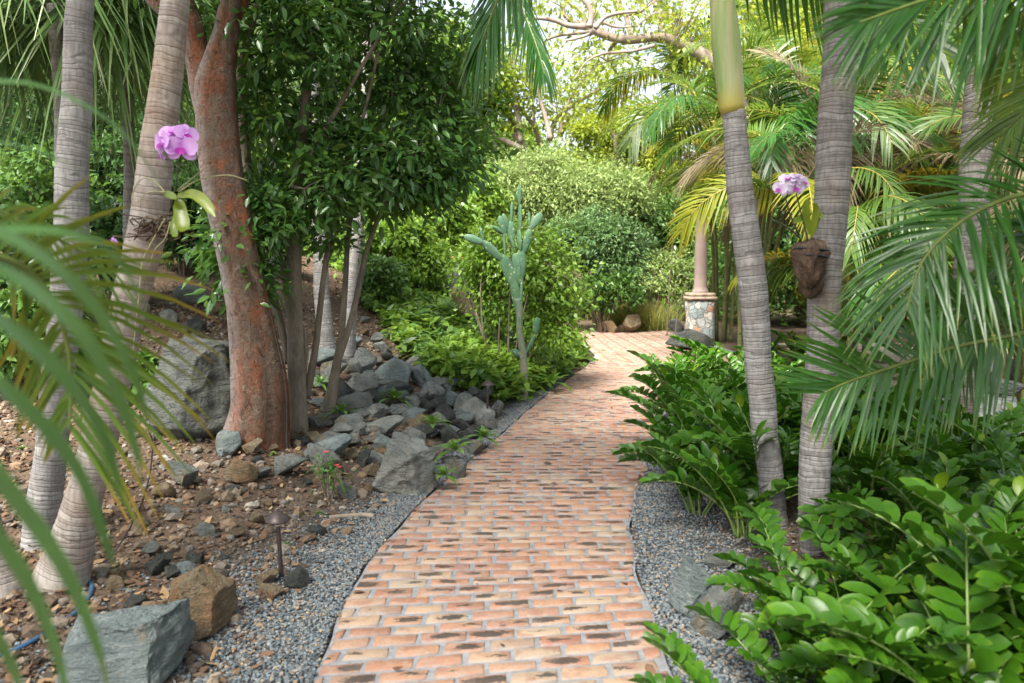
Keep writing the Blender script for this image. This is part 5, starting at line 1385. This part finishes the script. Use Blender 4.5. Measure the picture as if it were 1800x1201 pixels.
# thin bare stake like sapling beside the grass
def sapling(label, px, py, top, lean, leaves, leaf='bright_green_leaf', r=.02, name='sapling'):
    g = gnd(px, py); h = (py - top) * m_per_px(g[1])
    root = thing(name, label, 'sapling', g)
    mb = MB(); P = smooth_curve([g - (0, 0, .1), g + (lean * .4, 0, h * .5), g + (lean, 0, h)], 14); tube(mb, P, np.linspace(r, r * .35, 14), 7)
    for k in range(3):
        s = P[5 + 2 * k]; tube(mb, smooth_curve([s, s + ((-1) ** k * .12, .03, .16), s + ((-1) ** k * .2, .05, .36)], 6), np.linspace(r * .5, r * .2, 6), 5)
    mb.build('stem', M['smooth_bark'], root)
    cb = MB(); crown_mesh(cb, [(P[int(13 * f)] + (0, 0, 0), (.18, .18, .14), 4) for f in leaves], 10, .14, .05, LEAF_LOW, .1, seed=int(px)); cb.build('foliage', M[leaf], root)
sapling('thin straight bare sapling in front of the fountain grass', 1172, 590, 415, .12, (.45, .7))
sapling('forked sapling with pale leaves between grass and pedestal', 1186, 588, 500, .25, (.6, .95), r=.03)

# small red flowered plant on the soil
M['petal_red'] = plain_mat('coral_red_petal', (.62, .09, .08), .5, .3)
g = gnd(578, 880); root = thing('flowering_plant', 'spindly plant with tiny coral red flowers in front of the rock pile', 'flower', g)
mb = MB(); cb = MB(); fb = MB()
for k in range(5):
    a = k * 2.4; t = g + (math.cos(a) * .07, math.sin(a) * .07, .22 + .06 * (k % 3)); tube(mb, smooth_curve([g - (0, 0, .03), (g + t) / 2 + (math.cos(a) * .02, 0, 0), t], 8), np.linspace(.006, .003, 8), 5)
    crown_mesh(cb, [(g * .3 + t * .7, (.05, .05, .08), 4)], 6, .05, .02, LEAF_LOW, .03, seed=k)
    if k in (0, 2, 3):
        n = 6; b = np.arange(n) * PI / 3
        d = np.stack([np.cos(b), np.sin(b), .4 * np.ones(n)], -1); strips(fb, np.tile(t, (n, 1)), d, np.tile([0, 0, 1.], (n, 1)), .024, .02, LEAF_MID)
mb.build('stem', M['smooth_bark'], root); cb.build('foliage', M['mid_green_leaf'], root); fb.build('flower', M['petal_red'], root)

# ------------------------------------------------------------------ prickly pear cactus
def cactus_mat():
    N = NM('blue_green_cactus_skin')
    r, g_, b, a = N.tint(); o = N.obj()
    v = N.n('TexVoronoi', {'Vector': o, 'Scale': 19.0}).outputs[0]
    nz = N.noise(o, 4.0, 5)
    col = N.mix(N.ramp(nz, .35, .65), (.045, .112, .056), (.085, .165, .078))
    col = N.mix(N.math('MULTIPLY', r, .55), col, (.10, .19, .13))
    col = N.mix(N.ramp(v, .28, .12, 0, .85), col, (.34, .36, .22))
    col = N.mix(b, col, N.mix(N.ramp(N.noise(o, 14.0, 4), .4, .6), (.16, .19, .12), (.30, .26, .19)))
    return N.out(N.pbr(col, .55, .35, N.bump(v, .3, .01)))
M['cactus'] = cactus_mat()
g = gnd(921, 703); YK = g[1]
root = thing('cactus', 'tall prickly pear cactus with paddle shaped pads beside the brick path', 'cactus', g)
def pad(p0, p1, w, thick=.17, yaw=0.0, woody=0.0, dY=0.0):
    """one paddle from its joint to its tip, photo pixels; yaw turns the paddle edge-on"""
    a, b = at(p0[0], p0[1], YK + dY), at(p1[0], p1[1], YK + dY)
    ax = b - a; L = np.linalg.norm(ax); ax /= L; W = .84 * w * m_per_px(YK)
    s0 = unit(np.cross(ax, np.array([0, 1.0, 0]))); f0 = np.cross(s0, ax)
    s = s0 * math.cos(yaw) + f0 * math.sin(yaw); f = np.cross(s, ax)
    t = np.linspace(0, 1, 18); th = np.linspace(0, 2 * PI, 18, endpoint=False)
    prof = np.sqrt(np.maximum(1 - ((t - .56) / np.where(t < .56, .60, .445)) ** 2, 0)); prof = np.maximum(prof, np.where(t < .3, .34, .02))
    V = a + ax * (L * (t * 1.02 - .01))[:, None, None] + (s * (W * .5) * np.cos(th)[None, :, None] + f * (max(W * .5 * thick, .02)) * np.sin(th)[None, :, None]) * prof[:, None, None]
    i = np.arange(17)[:, None] * 18; j = np.arange(18)[None]; j2 = (j + 1) % 18
    c = np.ones((18 * 18, 4)); c[:, 0] = RNG.random(); c[:, 2] = woody
    mb = MB(); mb.add(V.reshape(-1, 3), q=np.stack([i + j, i + j2, i + 18 + j2, i + 18 + j], -1).reshape(-1, 4), c=c)
    mb.build('pad', M['cactus'], root)
mb = MB()
P_, r_ = pxpath([(919, 712, 15), (921, 690, 14), (921, 650, 13), (919, 620, 12), (914, 590, 11), (913, 570, 11), (913, 545, 13), (910, 525, 14)], YK)
tube(mb, smooth_curve(P_, 40), lerp_list(list(r_ * 1.05), 40), 14); st_ = mb
for cc in mb.c: cc[:, 2] = np.clip(1.5 - cc[:, 1] / 1.0, 0, .9)
mb.build('stem', M['cactus'], root)
for p in [((912, 550), (902, 488), 20), ((915, 545), (917, 490), 10, .6, 1.2), ((904, 505), (884, 448), 25), ((916, 500), (905, 470), 20), ((914, 493), (916, 438), 24), ((912, 492), (904, 446), 18, .3, .4),
          ((883, 458), (848, 424), 20, .25, .3), ((850, 427), (816, 415), 17), ((920, 445), (932, 402), 18), ((931, 403), (952, 375), 18), ((914, 442), (912, 404), 16, .4, .9), ((914, 406), (914, 358), 12, .6, .9), ((913, 360), (914, 324), 10, .6, .8),
          ((905, 442), (896, 412), 11, .5, 1.0), ((900, 425), (898, 388), 16), ((899, 392), (900, 354), 7, .8, 1.2), ((888, 450), (886, 408), 7, .8, 1.3), ((886, 412), (866, 398), 11, .4, .8), ((888, 410), (878, 380), 17), ((894, 402), (884, 376), 12), ((931, 398), (930, 372), 7, .8, 1.2), ((850, 424), (844, 398), 4, .9, 1.3),
          ((924, 622), (942, 586), 9, .6), ((941, 588), (944, 558), 15), ((918, 626), (900, 616), 15), ((930, 610), (936, 600), 8, .5)]:
    pad(*p)

# ------------------------------------------------------------------ stone pedestal and column at the plaza
def rubble_mat():
    N = NM('rubble_masonry')
    o = N.obj()
    o2 = o
    o = N.n('VectorMath', {0: o, 1: N.n('VectorMath', {0: N.n('TexNoise', {'Vector': o, 'Scale': 5.0, 'Detail': 4}).outputs[1], 1: (.16, .16, .16)}, operation='MULTIPLY').outputs[0]}, operation='ADD').outputs[0]
    v = N.n('TexVoronoi', {'Vector': o, 'Scale': 6.5, 'Randomness': 1.0}); ve = N.n('TexVoronoi', {'Vector': o, 'Scale': 6.5, 'Randomness': 1.0}, feature='DISTANCE_TO_EDGE')
    sp = N.n('SeparateColor', {0: v.outputs['Color']})
    cr = N.t.nodes.new('ShaderNodeValToRGB'); e = cr.color_ramp; e.interpolation = 'CONSTANT'
    st = [(0, (.30, .36, .36)), (.25, (.46, .47, .44)), (.42, (.64, .59, .52)), (.64, (.46, .28, .19)), (.72, (.40, .33, .28)), (.82, (.34, .41, .41)), (.92, (.64, .48, .34))]
    e.elements[0].position = 0; e.elements[0].color = st[0][1] + (1,); e.elements[1].position = st[-1][0]; e.elements[1].color = st[-1][1] + (1,)
    for p_, c_ in st[1:-1]:
        q = e.elements.new(p_); q.color = c_ + (1,)
    N.t.links.new(sp.outputs[0], cr.inputs[0])
    nz = N.noise(o, 22.0, 5, .65)
    col = N.mix(N.ramp(nz, .4, .7, 0, .4), cr.outputs[0], (.16, .15, .14))
    col = N.mix(N.ramp(ve.outputs[0], .05, .025), col, (.44, .41, .37))
    return N.out(N.pbr(col, .85, .2, N.bump(N.math('ADD', N.ramp(ve.outputs[0], 0, .09), N.math('MULTIPLY', nz, .3)), .8, .05)))
M['rubble'] = rubble_mat()
M['column'] = plain_mat('mauve_pink_column', (.50, .38, .34), .55, .35, nscale=3.0, dark=.82)
M['capbrick'] = plain_mat('weathered_brick_cap', (.62, .48, .37), .85, .2, nscale=9.0, dark=.6)
def rbox(mb, c, s, bev=.02, wob=0.0, seed=0):
    """a box of stone with rounded edges and a slightly uneven face"""
    import bmesh
    bm = bmesh.new(); bmesh.ops.create_cube(bm, size=1.0)
    for v in bm.verts: v.co = Vector((v.co.x * s[0], v.co.y * s[1], v.co.z * s[2]))
    bmesh.ops.bevel(bm, geom=bm.edges[:], offset=bev, segments=2, affect='EDGES')
    bmesh.ops.subdivide_edges(bm, edges=[e for e in bm.edges if e.calc_length() > .12], cuts=5, use_grid_fill=True)
    bmesh.ops.triangulate(bm, faces=bm.faces[:]); bm.verts.index_update()
    v = np.array([q.co[:] for q in bm.verts]); f = np.array([[q.index for q in p.verts] for p in bm.faces]); bm.free()
    if wob: v = v + unit(v) * (fbm(v, 5.0, 3, seed) * wob)[:, None]
    mb.add(v + np.asarray(c), t=f, smooth=True)
YP = 16.8; pc = at(1229, 600, YP)
root = thing('stone_column', 'mauve round column on a rubble stone pedestal at the plaza edge', 'column', (pc[0], YP, hgt(pc[0], YP)))
zb = hgt(pc[0], YP); zt = at(1229, 527, YP)[2]
mb = MB(); rbox(mb, (pc[0], YP, (zb + zt) / 2 - .06), (.56, .56, zt - zb + .1), .03, .035, 3); mb.build('pedestal', M['rubble'], root)
mb = MB(); rbox(mb, (pc[0], YP, zt + .035), (.64, .64, .075), .015, .012, 5); mb.build('cap_slab', M['capbrick'], root)
mb = MB(); rbox(mb, (pc[0], YP, zt + .118), (.56, .56, .085), .015, .012, 7); mb.build('cap_slab', M['capbrick'], root)
z0 = zt + .155
mb = MB(); lathe(mb, [(.0, z0), (.18, z0), (.185, z0 + .03), (.165, z0 + .07), (.15, z0 + .09), (.145, z0 + .14), (.14, z0 + .2), (.138, z0 + .9), (.132, z0 + 1.6), (.128, z0 + 2.05), (.15, z0 + 2.09), (.15, z0 + 2.13), (.18, z0 + 2.2), (.2, z0 + 2.24), (.2, z0 + 2.3), (0, z0 + 2.3)], (pc[0], YP, 0), 32)
mb.build('shaft', M['column'], root)
# slim posts on the terrace
M['white_post'] = plain_mat('chalky_white_post', (.62, .60, .57), .7, .3, nscale=6)
p = at(1735, 640, 12.2)
mb = MB(); lathe(mb, [(0, 0), (.085, 0), (.085, .05), (.06, .07), (.055, 1.4), (.055, 2.3), (.08, 2.33), (.08, 2.4), (0, 2.4)], (p[0], 12.2, .01), 20)
tag(mb.build('post', M['white_post'], origin=(p[0], 12.2, .01)), 'slim white post on the terrace half hidden by drooping fronds', 'post')
# glazed pot on the terrace
M['pot'] = plain_mat('dark_glazed_pot', (.10, .095, .10), .35, .5, nscale=8)
p = at(1781, 650, 10.6)
mb = MB(); lathe(mb, [(0, 0), (.09, 0), (.14, .06), (.17, .16), (.15, .26), (.12, .30), (.14, .33), (.12, .33), (.10, .28), (0, .27)], (p[0], 10.6, .012), 24)
tag(mb.build('pot', M['pot'], origin=(p[0], 10.6, .012)), 'dark round pot on the pale terrace at the frame edge', 'pot')

# garden wall with a terracotta coping on the bank
M['plaster'] = plain_mat('weathered_grey_plaster', (.12, .125, .125), .9, .15, nscale=5, dark=.7)
M['coping'] = plain_mat('terracotta_coping', (.42, .20, .12), .8, .2, nscale=12, dark=.65)
a_, b_ = at(690, 440, 15.2), at(812, 452, 14.2)
root = thing('garden_wall', 'low grey plastered wall with a terracotta coping on the green bank', 'wall', ((a_[0] + b_[0]) / 2, 14.7, hgt((a_[0] + b_[0]) / 2, 14.7) - .3))
dx, dy = b_[0] - a_[0], b_[1] - a_[1]; Lw = math.hypot(dx, dy); ang = math.atan2(dy, dx)
mw = MB(); rbox(mw, (0, 0, .0), (Lw, .22, 1.6), .02, .02, 2); mc = MB()
for k in range(9):
    rbox(mc, (-Lw / 2 + (k + .5) * Lw / 9, 0, .84), (Lw / 9 - .008, .32, .075), .02, .01, k)
zc = at(750, 456, 14.7)[2] - .84
for m_, nm, mt in ((mw, 'wall_body', 'plaster'), (mc, 'coping', 'coping')):
    for v in m_.v:
        x, y = v[:, 0].copy(), v[:, 1].copy(); v[:, 0] = x * math.cos(ang) - y * math.sin(ang); v[:, 1] = x * math.sin(ang) + y * math.cos(ang)
        v += np.array([(a_[0] + b_[0]) / 2, 14.7, zc], np.float32)
    m_.build(nm, M[mt], root)

# ------------------------------------------------------------------ path lights, hose, cables
M['bronze'] = plain_mat('aged_bronze', (.085, .065, .06), .45, .5, .55, nscale=30)
M['lens'] = plain_mat('frosted_lens', (.45, .43, .38), .4, .5)
def path_light(label, base_px, top_px, cap_w, lean):
    g = gnd(*base_px); s = m_per_px(g[1]); h = (base_px[1] - top_px[1]) * s
    root = thing('path_light', label, 'path light', g)
    tilt = np.array([(top_px[0] - base_px[0]) * s * .6, lean, 0])
    P = np.array([g + tilt * t + (0, 0, h * t - .04 * (t == 0)) for t in np.linspace(0, 1, 6)])
    mb = MB(); tube(mb, P, [.011] * 6, 12); mb.build('post', M['bronze'], root)
    t = P[-1]; R_ = cap_w * .5 * s
    mb = MB(); lathe(mb, [(.014, -.035), (.017, -.03), (.017, -.004), (.02, 0)], t, 16); mb.build('lens', M['lens'], root)
    mb = MB(); lathe(mb, [(.012, .002), (R_ * .96, -.012), (R_, -.010), (R_, -.004), (R_ * .8, .012), (R_ * .45, .030), (R_ * .16, .040), (0, .042)], t, 32); mb.build('shade', M['bronze'], root)
path_light('nearer bronze path light with a flat mushroom cap on the gravel', (495, 1018), (488, 906), 44, 0)
path_light('farther bronze path light beside the rock pile and the brick edge', (856, 746), (859, 674), 23, 0)
M['hose'] = plain_mat('blue_garden_hose', (.05, .12, .22), .35, .5, nscale=12)
M['cable'] = plain_mat('black_cable', (.018, .018, .02), .5, .4)
def lay(name, label, pts, r, mat, cat, lift=0.0):
    P = []
    for p in pts:
        if len(p) == 3: q = at(p[0], p[1], p[2])
        else: q = gnd(p[0], p[1]) + np.array([0, 0, r + lift])
        P.append(q)
    C = smooth_curve(P, 60); mb = MB(); tube(mb, C, np.full(60, r), 8)
    o = mb.build(name, M[mat], origin=C[0]); return tag(o, label, cat)
lay('garden_hose', 'pale blue garden hose curving round the foot of the leaning palms', [(-60, 1180), (10, 1155), (60, 1130), (100, 1105), (140, 1075), (160, 1045), (157, 1025), (120, 1010)], .011, 'hose', 'hose')
lay('cable', 'black drip line arching from the soil up to the hanging frond', [(150, 1030), (170, 1005), (205, 965, 3.75), (240, 905, 3.8), (262, 840, 3.85), (268, 780, 3.9), (262, 760, 3.9)], .004, 'cable', 'cable')
lay('cable', 'thin dark cable lying on the gravel between path light and bricks', [(520, 1005), (560, 1003), (600, 985), (640, 958), (690, 925), (715, 905)], .004, 'cable', 'cable')
lay('cable', 'thin dark wire trailing through the zz plants from the dark palm', [(1496, 720, 4.0), (1492, 790, 4.0), (1496, 850, 4.0), (1490, 900)], .004, 'cable', 'cable')
M['stick'] = plain_mat('dry_grey_stick', (.30, .25, .19), .85, .2, nscale=20)
lay('dry_branch', 'dry pale curled palm sheath lying on the gravel by the path', [(580, 915), (605, 912), (640, 910), (658, 912)], .016, 'stick', 'branch')

# ------------------------------------------------------------------ orchids tied to the palms
M['pink'] = None
def petal_mat(name, pale, deep, lip):
    N = NM(name); r, g_, b, a = N.tint()
    nz = N.noise(N.obj(), 60.0, 3)
    col = N.mix(N.ramp(g_, .0, .55), deep, pale); col = N.mix(N.ramp(nz, .4, .7, 0, .25), col, deep); col = N.mix(b, col, lip)
    p = N.pbr(col, .5, .3); t = N.n('BsdfTranslucent', {0: N.mix(.3, pale, deep)})
    return N.out(N.n('MixShader', {0: .3, 1: p, 2: t}))
M['pink'] = petal_mat('pink_orchid_petal', (.72, .44, .80), (.56, .18, .66), (.36, .01, .30))
M['white'] = petal_mat('white_orchid_petal', (.78, .70, .84), (.66, .42, .74), (.38, .03, .32))
M['orchid_leaf'] = leaf_mat('fleshy_orchid_leaf', (.10, .17, .015), (.24, .30, .03), rough=.3, spec=.5, trans=.25, tcol=(.45, .5, .05))
M['root'] = plain_mat('aerial_root', (.30, .29, .15), .6, .3, nscale=20)
M['husk'] = bark_mat('coconut_husk', (.065, .042, .028), (.15, .105, .07), (.09, .06, .04), 16, .5, .8)
M['dark_stem'] = plain_mat('dark_flower_stem', (.05, .055, .03), .5, .4)
def blossom(root, c, size, face, mat, spin=0.0):
    """one moth orchid bloom: three sepals, two wide petals, a dark lip"""
    f = unit(np.asarray(face, float)); s = unit(np.cross((0, 0, 1.0), f)); u = np.cross(f, s)
    mb = MB()
    def pt(ang, L, W, k, lipv=0.0, push=0.0):
        a = R(ang) + spin; d = s * math.cos(a) + u * math.sin(a) + f * .12
        strips(mb, [np.asarray(c) + f * push], [d], [f - d * .1], [L], [W], [(0, .25), (.2, .75), (.45, 1.0), (.7, .95), (.9, .6), (1, .15)], bend=[-f * .25 * k], fold=.18, extra=lipv, rnd=np.array([RNG.random()]))
    for ang in (90, 215, 325): pt(ang, size * .5, size * .36, 1)
    for ang in (15, 165): pt(ang, size * .52, size * .56, .5, push=.004)
    for ang in (225, 315, 270): pt(ang, size * .2, size * .17, -2.0, 1.0, .010)
    mb.build('blossom', M[mat], root)
def along(P, rad, py):
    """point on a palm's centre line at that photo row, and its radius"""
    zz2 = [(abs(CY - FPX * ((q - EYEP) @ UPV) / ((q - EYEP) @ FWD) - py), i) for i, q in enumerate(P)]
    i = min(zz2)[1]; return P[i], rad[i]
# pink one
YO = 3.4 - .16
g = at(262, 385, 3.32)
root = thing('pink_orchid', 'pink moth orchid in bloom tied to the leaning tan palm trunk', 'orchid', g)
mb = MB()
C = smooth_curve([at(298, 372, YO), at(308, 330, YO - .03), at(312, 290, YO - .05), at(308, 245, YO - .06), at(298, 228, YO - .09)], 20); tube(mb, C, np.linspace(.0035, .002, 20), 6); mb.build('flower_stem', M['dark_stem'], root)
for px, py, s, fc in [(319, 261, 54, (.12, -1, -.12)), (306, 236, 48, (.1, -.75, .6)), (287, 252, 46, (-.75, -1, -.15)), (327, 238, 42, (.8, -.8, .25)), (284, 272, 30, (-1, -.5, -.5))]:
    blossom(root, at(px, py, YO - .09 - RNG.uniform(0, .03)), s * m_per_px(YO), fc, 'pink', RNG.normal(0, .15))
for pts, w in (([(314, 345), (318, 375), (322, 400), (318, 408)], 26), ([(312, 345), (340, 342), (362, 358), (378, 382)], 20), ([(312, 368), (306, 395), (308, 412), (312, 416)], 13), ([(288, 338), (300, 344), (310, 350)], 14)):
    P = smooth_curve([at(a, b, YO - .03 * k) for k, (a, b) in enumerate(pts)], 12); mb = MB()
    T = unit(np.gradient(P, axis=0)); n_ = np.array([.15, -1, .35]); Sd = unit(np.cross(T, n_)); N2 = np.cross(Sd, T)
    ww = w * m_per_px(YO) * .5 * np.interp(np.linspace(0, 1, 12), [0, .2, .55, .85, 1], [.35, .8, 1, .75, .1])[:, None]
    V = np.stack([P - Sd * ww + N2 * ww * .3, P, P + Sd * ww + N2 * ww * .3], 1); c = np.ones((12, 3, 4)); c[..., 0] = RNG.random(); c[..., 1] = np.linspace(0, 1, 12)[:, None]
    i = np.arange(11)[:, None] * 3 + np.arange(2)[None]; mb.add(V.reshape(-1, 3), q=np.stack([i, i + 1, i + 4, i + 3], -1).reshape(-1, 4), c=c.reshape(-1, 4)); mb.build('leaf', M['orchid_leaf'], root)
mb = MB()
for pts in ([(296, 345), (275, 322), (255, 313), (240, 322)], [(290, 338), (262, 338), (248, 350), (246, 366)], [(312, 335), (335, 316), (360, 296)], [(314, 338), (350, 316), (400, 308), (436, 318)], [(240, 322), (232, 345), (233, 360)], [(300, 390), (290, 420), (272, 440), (262, 470)], [(290, 385), (270, 420), (250, 460), (246, 500)], [(250, 460), (240, 560), (232, 640)]):
    tube(mb, smooth_curve([at(a, b, YO + (.01 if a < 290 else -.02)) for a, b in pts], 14), np.linspace(.0035, .002, 14), 6)
rg = np.random.default_rng(4)
for k in range(46):
    a, b = rg.uniform(245, 312), rg.uniform(372, 405)
    tube(mb, smooth_curve([at(a, b, YO + .03), at(a + rg.normal(0, 14), b + rg.uniform(0, 14), YO - .005), at(a + rg.normal(0, 20), b + rg.uniform(-4, 26), YO + .04)], 6), [.003] * 6, 5, m=1)
mb.build('roots', [M['root'], M['husk']], root)
# purple bud on the far side of the same trunk
root = thing('orchid_bud', 'small purple orchid bud on a thin stem beside the leaning palm', 'orchid', at(222, 470, 3.5))
mb = MB(); tube(mb, smooth_curve([at(222, 470, 3.5), at(212, 448, 3.47), at(203, 428, 3.45)], 8), [.002] * 8, 5); mb.build('flower_stem', M['dark_stem'], root)
blossom(root, at(202, 424, 3.44), .035, (-.3, -1, -.4), 'pink', .3); blossom(root, at(199, 421, 3.45), .028, (-.8, -.7, 0), 'pink', 0)
# white one in a husk basket
YW = 3.62
root = thing('white_orchid', 'white moth orchid with purple throats growing from the husk basket', 'orchid', at(1420, 430, YW))
mb = MB(); C = smooth_curve([at(1421, 425, YW), at(1412, 390, YW - .02), at(1402, 350, YW - .04), at(1392, 310, YW - .04), at(1384, 285, YW - .03), at(1376, 258, YW - .02)], 24); tube(mb, C, np.linspace(.004, .002, 24), 6)
tube(mb, smooth_curve([at(1405, 415, YW), at(1390, 380, YW), at(1380, 345, YW)], 8), np.linspace(.006, .003, 8), 6)
tube(mb, smooth_curve([at(1406, 418, YW - .03), at(1385, 400, YW - .05), at(1358, 386, YW - .06)], 8), np.linspace(.005, .003, 8), 6); mb.build('flower_stem', M['dark_stem'], root)
for px, py, s, fc in [(1397, 330, 34, (.1, -1, -.15)), (1384, 317, 30, (-.25, -.8, .6)), (1410, 321, 32, (.6, -.9, .2)), (1372, 332, 30, (-1, -.7, -.1)), (1399, 313, 26, (.2, -.7, .8))]:
    blossom(root, at(px, py, YW - .06 - RNG.uniform(0, .03)), s * m_per_px(YW), fc, 'white', RNG.normal(0, .2))
for pts, w in (([(1424, 412), (1418, 385), (1417, 362), (1422, 348)], 13), ([(1428, 415), (1432, 390), (1434, 368), (1430, 356)], 12), ([(1430, 412), (1440, 380), (1444, 384)], 8), ([(1425, 392), (1410, 384), (1394, 392)], 14), ([(1428, 382), (1440, 378), (1446, 386)], 10)):
    P = smooth_curve([at(a, b, YW - .02 * k) for k, (a, b) in enumerate(pts)], 12); mb = MB()
    T = unit(np.gradient(P, axis=0)); n_ = np.array([-.3, -1, .2]); Sd = unit(np.cross(T, n_)); N2 = np.cross(Sd, T)
    ww = w * m_per_px(YW) * .5 * np.interp(np.linspace(0, 1, 12), [0, .2, .55, .85, 1], [.35, .8, 1, .75, .1])[:, None]
    V = np.stack([P - Sd * ww + N2 * ww * .3, P, P + Sd * ww + N2 * ww * .3], 1); c = np.ones((12, 3, 4)); c[..., 0] = RNG.random(); c[..., 1] = np.linspace(0, 1, 12)[:, None]
    i = np.arange(11)[:, None] * 3 + np.arange(2)[None]; mb.add(V.reshape(-1, 3), q=np.stack([i, i + 1, i + 4, i + 3], -1).reshape(-1, 4), c=c.reshape(-1, 4)); mb.build('leaf', M['orchid_leaf'], root)
# coconut husk basket bound to the trunk
b0 = at(1424, 455, YW)
root = thing('husk_basket', 'brown coconut husk basket bound with straps to the dark palm trunk', 'basket', b0)
mb = MB(); s = m_per_px(YW)
prof = [(1, -52), (8, -50), (17, -40), (25, -24), (30, -6), (32, 8), (30, 19), (24, 28), (14, 32), (1, 33)]
v_ = MB(); lathe(v_, [(r * s, z * s) for r, z in prof], b0, 40)
vv = v_.v[0]; dd = vv - np.asarray(b0, np.float32); n3 = fbm(dd, 16.0, 4, 2.0); vv += (unit(dd) * (n3 * .03)[:, None]).astype(np.float32)
v_.build('husk', M['husk'], root)
for z, rr_ in ((16, 30.5), (5, 30.8)):
    mb = MB(); th = np.linspace(0, 2 * PI, 40); tube(mb, np.stack([np.cos(th) * rr_ * s, np.sin(th) * rr_ * s, np.sin(th * 2) * 2 * s + z * s], -1) + b0, np.full(40, .0055), 7); mb.build('strap', M['cable'], root)
mb = MB(); lathe(mb, [(0, -72 * s), (9 * s, -68 * s), (18 * s, -58 * s), (22 * s, -44 * s), (18 * s, -30 * s), (0, -26 * s)], b0 + np.array([.025, .04, 0]), 20)
mb.build('root_ball', M['husk'], root)

# two added trees, unseen behind the camera, put in to shade the near path
for lb, tx, ty, els in (('added tall tree, unseen behind the camera, shading the near path', -3.6, -3.2, [((-3.4, -3.0, 7.0), (2.6, 2.6, 1.2), 60), ((-1.0, .2, 7.4), (2.4, 2.2, 1.0), 50), ((-3.6, .8, 7.2), (1.8, 1.8, .9), 34)]),
                        ('added tall tree, unseen behind the camera, shading the zz plant side', 3.9, -2.4, [((3.6, -2.2, 6.8), (2.4, 2.4, 1.2), 74), ((2.6, .8, 6.4), (2.2, 2.0, 1.0), 70), ((.8, -2.8, 7.2), (1.8, 2.0, 1.0), 40)])):
    P0 = np.array([tx, ty, hgt(tx, ty) - .2])
    tree('broadleaf_tree', lb, 'tree', [([P0, P0 + (.1, .1, 2.5), P0 + (0.2, .4, 5.2)], [.24, .2, .13])], els, 'mid_green_leaf', 'smooth_bark', n_per=42, L=.22, W=.10, cr=.36, seed=int(tx * 10) + 90, twig=.03, limit=40)
